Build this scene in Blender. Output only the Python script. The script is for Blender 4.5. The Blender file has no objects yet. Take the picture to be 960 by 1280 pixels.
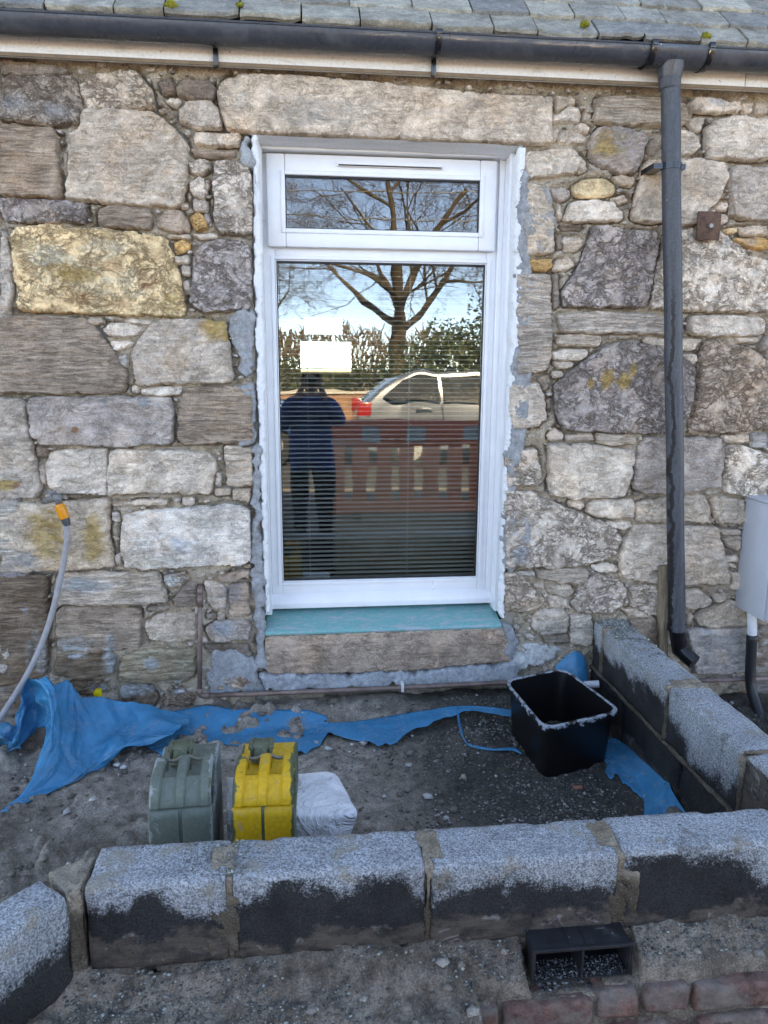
import bpy, bmesh, math, random
import numpy as np
from mathutils import Vector, Matrix
from mathutils.geometry import delaunay_2d_cdt

R = math.radians
SC = bpy.context.scene
COL = SC.collection
random.seed(7)
RNG = np.random.default_rng(7)

# ------------------------------------------------------------------ camera
CAM_O = np.array([0.0, -3.0, 1.103])
F_PX = 906.21                                   # focal length in photo pixels (960 x 1280)
yaw, pitch, roll = R(5.98257), R(11.16114), R(0.26505)
_cy, _sy, _cp, _sp = math.cos(yaw), math.sin(yaw), math.cos(pitch), math.sin(pitch)
FW = np.array([_sy*_cp, _cy*_cp, -_sp])
_rt = np.array([_cy, -_sy, 0.0]); _up = np.cross(_rt, FW)
RT = _rt*math.cos(roll) + _up*math.sin(roll)
UP = _up*math.cos(roll) - _rt*math.sin(roll)
cam = bpy.data.cameras.new('camera')
cam_o = bpy.data.objects.new('camera', cam); COL.objects.link(cam_o)
cam.sensor_fit = 'VERTICAL'; cam.sensor_height = 36.0; cam.lens = 36.0*F_PX/1280.0
cam.clip_start = 0.02; cam.clip_end = 3000
M = Matrix.Identity(4)
for i in range(3):
    M[i][0], M[i][1], M[i][2], M[i][3] = RT[i], UP[i], -FW[i], CAM_O[i]
cam_o.matrix_world = M
SC.camera = cam_o

# ------------------------------------------------------------------ light
SUN_EL, SUN_AZ = R(33), R(14)                   # azimuth from +Y towards +X: the sun stands behind the house
world = bpy.data.worlds.new('World'); SC.world = world; world.use_nodes = True
_nt = world.node_tree; _nt.nodes.clear()
_sky = _nt.nodes.new('ShaderNodeTexSky'); _sky.sky_type = 'NISHITA'; _sky.sun_disc = False
_sky.sun_elevation = SUN_EL; _sky.sun_rotation = SUN_AZ; _sky.air_density = 0.4; _sky.dust_density = 0.0; _sky.ozone_density = 3.0
_bg = _nt.nodes.new('ShaderNodeBackground'); _bg.inputs[1].default_value = 0.15
_wo = _nt.nodes.new('ShaderNodeOutputWorld')
_nt.links.new(_sky.outputs[0], _bg.inputs[0]); _nt.links.new(_bg.outputs[0], _wo.inputs[0])
sun = bpy.data.lights.new('sun', 'SUN'); sun.energy = 4.0; sun.angle = R(0.53); sun.color = (1.0, 0.93, 0.82)
sun_o = bpy.data.objects.new('sun', sun); COL.objects.link(sun_o)
_d = Vector((math.sin(SUN_AZ)*math.cos(SUN_EL), math.cos(SUN_AZ)*math.cos(SUN_EL), math.sin(SUN_EL)))
sun_o.rotation_euler = _d.to_track_quat('Z', 'Y').to_euler(); sun_o.location = _d*30
SC.view_settings.view_transform = 'Standard'; SC.view_settings.look = 'None'
SC.view_settings.exposure = 3.28; SC.view_settings.gamma = 1.0
SC.view_settings.use_white_balance = True; SC.view_settings.white_balance_temperature = 10600; SC.view_settings.white_balance_tint = 11   # camera balanced for open shade
SC.cycles.max_bounces = 10; SC.cycles.diffuse_bounces = 4; SC.cycles.transparent_max_bounces = 24

# ------------------------------------------------------------------ helpers
def at(qx, qy, x=None, y=None, z=None):
    """the point of a world plane (x=, y= or z= const) that the survey photo shows at pixel (qx, qy)"""
    r = FW*F_PX + RT*(qx-480) - UP*(qy-640)
    if x is not None: t = (x-CAM_O[0])/r[0]
    elif y is not None: t = (y-CAM_O[1])/r[1]
    else: t = (z-CAM_O[2])/r[2]
    return CAM_O + r*t

def _hash(ix, iy, seed):
    h = (ix.astype(np.int64)*374761393 + iy.astype(np.int64)*668265263 + seed*144665) & 0x7fffffff
    h = ((h ^ (h >> 13))*1274126177) & 0x7fffffff
    h = h ^ (h >> 16)
    return (h & 0xffff)/32767.5 - 1.0
def vnoise(x, y, seed=0):
    x = np.asarray(x, float); y = np.asarray(y, float)
    ix = np.floor(x); iy = np.floor(y); fx = x-ix; fy = y-iy
    fx = fx*fx*fx*(fx*(fx*6-15)+10); fy = fy*fy*fy*(fy*(fy*6-15)+10)
    a = _hash(ix, iy, seed); b = _hash(ix+1, iy, seed); c = _hash(ix, iy+1, seed); d = _hash(ix+1, iy+1, seed)
    return (a*(1-fx)+b*fx)*(1-fy) + (c*(1-fx)+d*fx)*fy
def fbm(x, y, seed=0, oct=4, gain=.5):
    s = 0; a = 1.0; t = 0
    for k in range(oct):
        s = s + a*vnoise(x*2**k+17.3*k, y*2**k-9.1*k, seed+k); t += a; a *= gain
    return s/t
def sstep(a, b, x):
    t = np.clip((x-a)/(b-a), 0, 1); return t*t*(3-2*t)

def new_mesh(name, V, Fc, smooth=True):
    me = bpy.data.meshes.new(name)
    V = np.asarray(V, float)
    if isinstance(Fc, np.ndarray):
        n, k = Fc.shape
        me.vertices.add(len(V)); me.vertices.foreach_set('co', V.astype(np.float32).ravel())
        me.loops.add(n*k); me.loops.foreach_set('vertex_index', Fc.astype(np.int32).ravel())
        me.polygons.add(n); me.polygons.foreach_set('loop_start', np.arange(0, n*k, k, dtype=np.int32))
        me.update(calc_edges=True)
    else:
        me.from_pydata([tuple(v) for v in V], [], [tuple(f) for f in Fc])
    if smooth:
        me.polygons.foreach_set('use_smooth', np.ones(len(me.polygons), bool))
    me.update()
    return me
def link(name, me, mat=None, parent=None, color=None):
    o = bpy.data.objects.new(name, me); COL.objects.link(o)
    if mat is not None and me is not None:
        if len(me.materials) == 0: me.materials.append(mat)
    if parent is not None: o.parent = parent
    if color is not None: o.color = color
    return o
def tag(o, label=None, cat=None, group=None, kind=None):
    if label: o['label'] = label
    if cat: o['category'] = cat
    if group: o['group'] = group
    if kind: o['kind'] = kind
    return o
def thing(name, label, cat, loc=(0, 0, 0), rz=0, group=None):
    o = bpy.data.objects.new(name, None); COL.objects.link(o)
    o.location = loc; o.rotation_euler = (0, 0, rz); o.empty_display_size = .1
    return tag(o, label, cat, group)

class MB:
    """collects simple shapes into one mesh"""
    def __init__(s): s.v = []; s.f = []
    def add(s, V, Fc):
        b = len(s.v); s.v += [tuple(map(float, v)) for v in V]; s.f += [tuple(i+b for i in f) for f in Fc]; return s
    def box(s, x0, x1, y0, y1, z0, z1):
        return s.add([(x0,y0,z0),(x1,y0,z0),(x1,y1,z0),(x0,y1,z0),(x0,y0,z1),(x1,y0,z1),(x1,y1,z1),(x0,y1,z1)],
                     [(0,3,2,1),(4,5,6,7),(0,1,5,4),(1,2,6,5),(2,3,7,6),(3,0,4,7)])
    def tube(s, pts, rad, n=12, caps=True):
        pts = [Vector(p) for p in pts]; k = len(pts)
        rads = rad if hasattr(rad, '__len__') else [rad]*k
        V = []; Fc = []; prev = None
        for i, p in enumerate(pts):
            d = (pts[min(i+1, k-1)] - pts[max(i-1, 0)]).normalized()
            if prev is None:
                u = d.orthogonal().normalized()
            else:
                u = (prev - d*prev.dot(d))
                u = u.normalized() if u.length > 1e-6 else d.orthogonal().normalized()
            prev = u; w = d.cross(u)
            for j in range(n):
                a = 2*math.pi*j/n
                V.append(p + (u*math.cos(a) + w*math.sin(a))*rads[i])
        for i in range(k-1):
            for j in range(n):
                Fc.append((i*n+j, i*n+(j+1) % n, (i+1)*n+(j+1) % n, (i+1)*n+j))
        if caps:
            Fc.append(tuple(range(n-1, -1, -1))); Fc.append(tuple((k-1)*n+j for j in range(n)))
        return s.add(V, Fc)
    def build(s, name, mat, parent=None, smooth=False, bevel=0, seg=2, color=None, angle=None):
        me = new_mesh(name, s.v, s.f, smooth)
        if bevel:
            bm = bmesh.new(); bm.from_mesh(me)
            ed = [e for e in bm.edges if len(e.link_faces) == 2 and e.calc_face_angle(0) > .5]
            bmesh.ops.bevel(bm, geom=ed, offset=bevel, segments=seg, profile=.5, affect='EDGES', clamp_overlap=True)
            bm.to_mesh(me); bm.free()
        if angle or bevel:
            me.polygons.foreach_set('use_smooth', np.ones(len(me.polygons), bool))
            me.set_sharp_from_angle(angle=angle or R(35))
        return link(name, me, mat, parent, color)

def rough_box(name, x0, x1, y0, y1, z0, z1, mat, parent=None, res=.02, rad=.006, amp=.002, seed=0, freq=25, M=None, color=None, warp=None):
    """a box whose faces are gridded, edges rounded and surface uneven (blocks, bricks, mortar)"""
    V = []; Q = []
    lo = np.array([x0, y0, z0]); hi = np.array([x1, y1, z1]); c = (lo+hi)/2; h = (hi-lo)/2
    for ax in range(3):
        for sg in (-1, 1):
            a, b = [(1, 2), (2, 0), (0, 1)][ax]
            na = max(2, int(round(2*h[a]/res))); nb = max(2, int(round(2*h[b]/res)))
            ua = np.linspace(-1, 1, na+1)*h[a]; ub = np.linspace(-1, 1, nb+1)*h[b]
            A, B = np.meshgrid(ua, ub, indexing='ij'); P = np.zeros(A.shape+(3,)); P[..., a] = A; P[..., b] = B; P[..., ax] = sg*h[ax]
            base = len(V); V += list(P.reshape(-1, 3))
            for i in range(na):
                for j in range(nb):
                    q = (base+i*(nb+1)+j, base+(i+1)*(nb+1)+j, base+(i+1)*(nb+1)+j+1, base+i*(nb+1)+j+1)
                    Q.append(q if sg > 0 else q[::-1])
    V = np.array(V); key = np.round(V, 6); _, idx, inv = np.unique(key, axis=0, return_index=True, return_inverse=True)
    inv = inv.reshape(-1); V = V[idx]; Q = inv[np.array(Q)]
    r = min(rad, h.min()*.9)
    inner = np.clip(V, -(h-r), h-r); d = V-inner; ln = np.linalg.norm(d, axis=1, keepdims=True)
    n = np.where(ln > 1e-9, d/np.maximum(ln, 1e-9), 0)
    P = inner + n*r
    W = P + c
    nz = fbm(W[:, 0]*freq+W[:, 2]*freq*.7+seed*3.1, W[:, 1]*freq+W[:, 2]*freq*.6, seed, 4)
    edge = np.sum(np.abs(V) > h-1e-6, axis=1)
    chip = np.where(edge >= 2, np.maximum(0, vnoise(W[:, 0]*18+W[:, 2]*11, W[:, 1]*18-W[:, 2]*13, seed+9)-.35)*amp*5, 0)
    P = P + n*(nz*amp - chip)[:, None]
    W = P + c
    if warp is not None: W = warp(W)
    if M is not None: W = np.array([(M @ Vector(w))[:] for w in W])
    return link(name, new_mesh(name, W, Q), mat, parent, color)

# ------------------------------------------------------------------ materials
class NT:
    def __init__(s, name, rough=.8, spec=.3):
        s.m = bpy.data.materials.new(name); s.m.use_nodes = True; s.t = s.m.node_tree
        s.b = s.t.nodes['Principled BSDF']; s.out = s.t.nodes['Material Output']
        s.b.inputs['Roughness'].default_value = rough; s.b.inputs['Specular IOR Level'].default_value = spec
        s._co = None
    def n(s, typ, **kw):
        o = s.t.nodes.new(typ)
        for k, v in kw.items(): setattr(o, k, v)
        return o
    def l(s, a, b): s.t.links.new(a, b)
    def put(s, sock, v):
        if hasattr(v, 'is_output') or isinstance(v, bpy.types.NodeSocket): s.l(v, sock)
        elif sock.type == 'RGBA' and isinstance(v, (tuple, list)) and len(v) == 3: sock.default_value = (*v, 1)
        elif sock.type == 'RGBA' and not hasattr(v, '__len__'): sock.default_value = (v, v, v, 1)
        else: sock.default_value = v
    def co(s, scale=None, rot=None):
        if s._co is None: s._co = s.n('ShaderNodeTexCoord').outputs['Object']
        if scale is None and rot is None: return s._co
        m = s.n('ShaderNodeMapping'); s.l(s._co, m.inputs[0])
        if scale is not None: m.inputs['Scale'].default_value = scale if hasattr(scale, '__len__') else (scale,)*3
        if rot is not None: m.inputs['Rotation'].default_value = rot
        return m.outputs[0]
    def noise(s, scale, detail=6, rough=.6, vec=None, dist=0):
        o = s.n('ShaderNodeTexNoise'); s.l(vec if vec is not None else s.co(), o.inputs['Vector'])
        o.inputs['Scale'].default_value = scale; o.inputs['Detail'].default_value = detail
        o.inputs['Roughness'].default_value = rough; o.inputs['Distortion'].default_value = dist
        return o.outputs['Fac']
    def voro(s, scale, vec=None, out='Distance'):
        o = s.n('ShaderNodeTexVoronoi'); s.l(vec if vec is not None else s.co(), o.inputs['Vector']); o.inputs['Scale'].default_value = scale
        return o.outputs[out]
    def rmp(s, fac, a, b, lo=0., hi=1.):
        o = s.n('ShaderNodeMapRange'); o.interpolation_type = 'SMOOTHSTEP'
        s.put(o.inputs[0], fac); o.inputs[1].default_value = a; o.inputs[2].default_value = b
        o.inputs[3].default_value = lo; o.inputs[4].default_value = hi
        return o.outputs[0]
    def math(s, op, a, b=0., clamp=False):
        o = s.n('ShaderNodeMath', operation=op); o.use_clamp = clamp
        s.put(o.inputs[0], a); s.put(o.inputs[1], b); return o.outputs[0]
    def mix(s, f, a, b, mode='MIX'):
        o = s.n('ShaderNodeMix', data_type='RGBA', blend_type=mode)
        s.put(o.inputs[0], f); s.put(o.inputs[6], a); s.put(o.inputs[7], b); return o.outputs[2]
    def mul(s, c, f):       # colour times a grey factor
        return s.mix(1., c, f, 'MULTIPLY')
    def xyz(s, vec=None):
        o = s.n('ShaderNodeSeparateXYZ'); s.l(vec if vec is not None else s.co(), o.inputs[0]); return o.outputs
    def bump(s, h, strength=.5, dist=.01, prev=None):
        o = s.n('ShaderNodeBump'); o.inputs['Strength'].default_value = strength; o.inputs['Distance'].default_value = dist
        s.l(h, o.inputs['Height'])
        if prev is not None: s.l(prev, o.inputs['Normal'])
        return o.outputs[0]
    def fin(s, col=None, rough=None, nrm=None, metal=None):
        if col is not None: s.put(s.b.inputs['Base Color'], col)
        if rough is not None: s.put(s.b.inputs['Roughness'], rough)
        if nrm is not None: s.l(nrm, s.b.inputs['Normal'])
        if metal is not None: s.put(s.b.inputs['Metallic'], metal)
        return s.m

def mat_stone():
    t = NT('rubble_stone', .92, .2)
    oi = t.n('ShaderNodeObjectInfo'); base = oi.outputs['Color']; al0 = oi.outputs['Alpha']; al = t.math('POWER', al0, 2.6)
    wn = t.n('ShaderNodeTexNoise'); wn.inputs['Scale'].default_value = 9; wn.inputs['Detail'].default_value = 3; t.l(t.co(), wn.inputs['Vector'])
    wv = t.n('ShaderNodeVectorMath', operation='MULTIPLY_ADD'); t.l(wn.outputs['Color'], wv.inputs[0]); wv.inputs[1].default_value = (.085,)*3; t.l(t.co(), wv.inputs[2]); wv = wv.outputs[0]
    def wmap(sc, rot=(0, 0, 0)):
        m = t.n('ShaderNodeMapping'); t.l(wv, m.inputs[0]); m.inputs['Scale'].default_value = sc; m.inputs['Rotation'].default_value = rot; return m.outputs[0]
    big = t.noise(6, 5, .6, dist=.6); mid = t.noise(30, 6, .62, wmap((1, 1, 1.7))); fine = t.noise(190, 4, .7)
    def crease(n, w): return t.rmp(t.math('ABSOLUTE', t.math('SUBTRACT', n, .5)), 0, w)
    swirl = crease(t.noise(13, 6, .62, wmap((1, 1, 1.35))), .050); swirl2 = crease(t.noise(34, 4, .6, wmap((1, 1, 1.5), (0, .4, 0))), .060)
    wv2 = t.n('ShaderNodeVectorMath', operation='MULTIPLY_ADD'); t.l(wn.outputs['Color'], wv2.inputs[0]); wv2.inputs[1].default_value = (.06, .06, .018); t.l(t.co(), wv2.inputs[2])
    def bmap(sc, rot):
        m = t.n('ShaderNodeMapping'); t.l(wv2.outputs[0], m.inputs[0]); m.inputs['Scale'].default_value = sc; m.inputs['Rotation'].default_value = rot; return m.outputs[0]
    bed_n = t.noise(5.5, 7, .66, bmap((1, 1, 10), (0, R(3), 0))); bed = crease(bed_n, .035); bed2 = t.rmp(t.noise(6, 8, .74, bmap((1.4, 1.4, 17), (0, R(-2), 0))), .32, .66)
    c = t.mul(base, t.rmp(big, .32, .68, .80, 1.16))
    c = t.mix(t.rmp(t.noise(4.5, 4, .6, t.co(1.0, (1, 2, 3))), .48, .70, 0, .45), c, t.mix(1., base, (1.14, .93, .74), 'MULTIPLY'))
    c = t.mix(t.rmp(t.noise(5.5, 4, .6, t.co(1.0, (2, 0, 3))), .50, .70, 0, .22), c, t.mix(1., base, (.84, .82, .86), 'MULTIPLY'))
    c = t.mul(c, t.rmp(mid, .3, .7, .84, 1.14))
    inv = t.math('SUBTRACT', 1.0, al0)
    cr1 = t.math('MULTIPLY', t.math('SUBTRACT', 1., swirl), t.math('MULTIPLY', inv, .85)); cr2 = t.math('MULTIPLY', t.math('SUBTRACT', 1., swirl2), t.math('MULTIPLY', inv, .6))
    msk = t.rmp(t.noise(11, 3, .5, t.co(1., (0, 0, 2))), .28, .52)
    cb = t.math('MULTIPLY', t.math('SUBTRACT', 1., bed), t.math('MULTIPLY', t.math('MULTIPLY', al, msk), .5))
    dk = t.math('ADD', t.math('MULTIPLY', t.math('ADD', cr1, cr2), msk), cb, True)
    c = t.mix(dk, c, t.mix(1., base, (.40, .36, .33), 'MULTIPLY'))
    c = t.mix(1., c, t.mix(al, (1, 1, 1), t.rmp(bed2, 0, 1, .80, 1.12)), 'MULTIPLY')
    c = t.mul(c, t.rmp(fine, .3, .7, .78, 1.2))
    pits = t.rmp(t.noise(62, 3, .6, t.co(1.0, (2, 1, 0))), .66, .72); c = t.mix(t.math('MULTIPLY', pits, .5), c, t.mix(1., base, (.40, .37, .35), 'MULTIPLY'))
    wh = t.math('MULTIPLY', t.rmp(t.noise(6, 2, .5, t.co(1., (0, 1, 2))), .52, .7), t.rmp(t.noise(85, 4, .7), .62, .68)); c = t.mix(t.math('MULTIPLY', wh, .6), c, (.66, .64, .60))
    at_ = t.n('ShaderNodeAttribute', attribute_name='stain')
    brk = t.rmp(t.math('ADD', at_.outputs['Alpha'], t.math('ADD', t.math('MULTIPLY', t.math('SUBTRACT', t.noise(15, 7, .7, wmap((1, 1, 1.8))), .5), 1.5), t.math('MULTIPLY', t.math('SUBTRACT', fine, .5), .5))), .22, .85)
    brk = t.math('MULTIPLY', brk, t.rmp(at_.outputs['Alpha'], .02, .25))
    sc = t.mul(at_.outputs['Color'], t.math('MULTIPLY', t.rmp(fine, .25, .75, .8, 1.2), t.rmp(mid, .3, .7, .7, 1.2)))
    c = t.mix(t.math('MULTIPLY', brk, .9), c, sc)
    h = t.math('ADD', t.math('MULTIPLY', mid, .8), t.math('MULTIPLY', fine, .22)); h = t.math('SUBTRACT', h, t.math('MULTIPLY', dk, .75))
    h = t.math('ADD', h, t.math('MULTIPLY', t.math('MULTIPLY', bed2, al), .5)); h = t.math('SUBTRACT', h, t.math('MULTIPLY', pits, .35))
    return t.fin(c, None, t.bump(h, .9, .012))
def mat_mortar(name, c1, c2, c3, damp=False):
    t = NT(name, .95, .1)
    big = t.noise(8, 5, .6); mid = t.noise(45, 6, .7); fine = t.noise(260, 4, .7)
    c = t.mix(t.rmp(big, .38, .62), c1, c2)
    c = t.mix(t.rmp(mid, .52, .70, 0, .8), c, c3)
    peb = t.voro(130); c = t.mul(c, t.rmp(fine, .28, .72, .6, 1.3))
    c = t.mix(t.rmp(t.noise(120, 2, .5, t.co(1., (1, 1, 1))), .64, .70, 0, .7), c, (.5, .47, .42))
    if damp: c = t.mul(c, t.rmp(t.math('ADD', t.xyz()[2], t.math('MULTIPLY', t.math('SUBTRACT', big, .5), .2)), -.10, -.035, .42, 1.))
    h = t.math('ADD', mid, t.math('MULTIPLY', fine, .5)); h = t.math('ADD', h, t.math('MULTIPLY', peb, .5))
    return t.fin(c, None, t.bump(h, .9, .012))
def mat_plain(name, col, rough=.6, spec=.4, var=.15, scale=30, bump=.1, dirt=None, dirt_amt=.0, metal=0.):
    t = NT(name, rough, spec)
    n = t.noise(scale, 6, .6); f = t.noise(scale*8, 3, .6)
    c = t.mul(col, t.rmp(n, .3, .7, 1-var, 1+var))
    if dirt is not None:
        d = t.math('MULTIPLY', t.rmp(t.noise(scale*.5, 7, .7, dist=.6), .62-.25*dirt_amt, .72-.15*dirt_amt), t.rmp(f, .3, .6, .4, 1))
        c = t.mix(d, c, dirt)
        rr = t.rmp(d, 0, 1, rough, .9)
    else: rr = t.rmp(n, .3, .7, max(.05, rough-.1), min(1, rough+.1))
    return t.fin(c, rr, t.bump(t.math('ADD', n, t.math('MULTIPLY', f, .4)), bump, .004), metal)
# ------------------------------------------------------------------ the stone wall
M_STONE = mat_stone()
M_BED = mat_mortar('lime_mortar', (.44, .355, .26), (.62, .525, .41), (.24, .185, .13))
M_CEM = mat_mortar('cement_render', (.30, .31, .31), (.38, .385, .37), (.20, .20, .20))
TILE = dict(A=(0, 0, .34375), B=(0, 270, .3541667), C=(0, 560, .3541667), D=(630, 0, .34375), E=(620, 270, .3541667),
            F=(620, 560, .3541667), L=(240, 0, .4791667), P=(0, 0, 1.0))
SC_ = dict(g=(.58, .52, .455), w=(.72, .645, .555), W=(.75, .715, .66), p=(.395, .36, .345), P=(.50, .45, .415), b=(.47, .38, .305),
           y=(.74, .58, .36), d=(.24, .19, .145), k=(.32, .275, .235), o=(.66, .43, .20), t=(.63, .55, .46), G=(.40, .36, .27), c=(.48, .46, .44))
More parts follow.
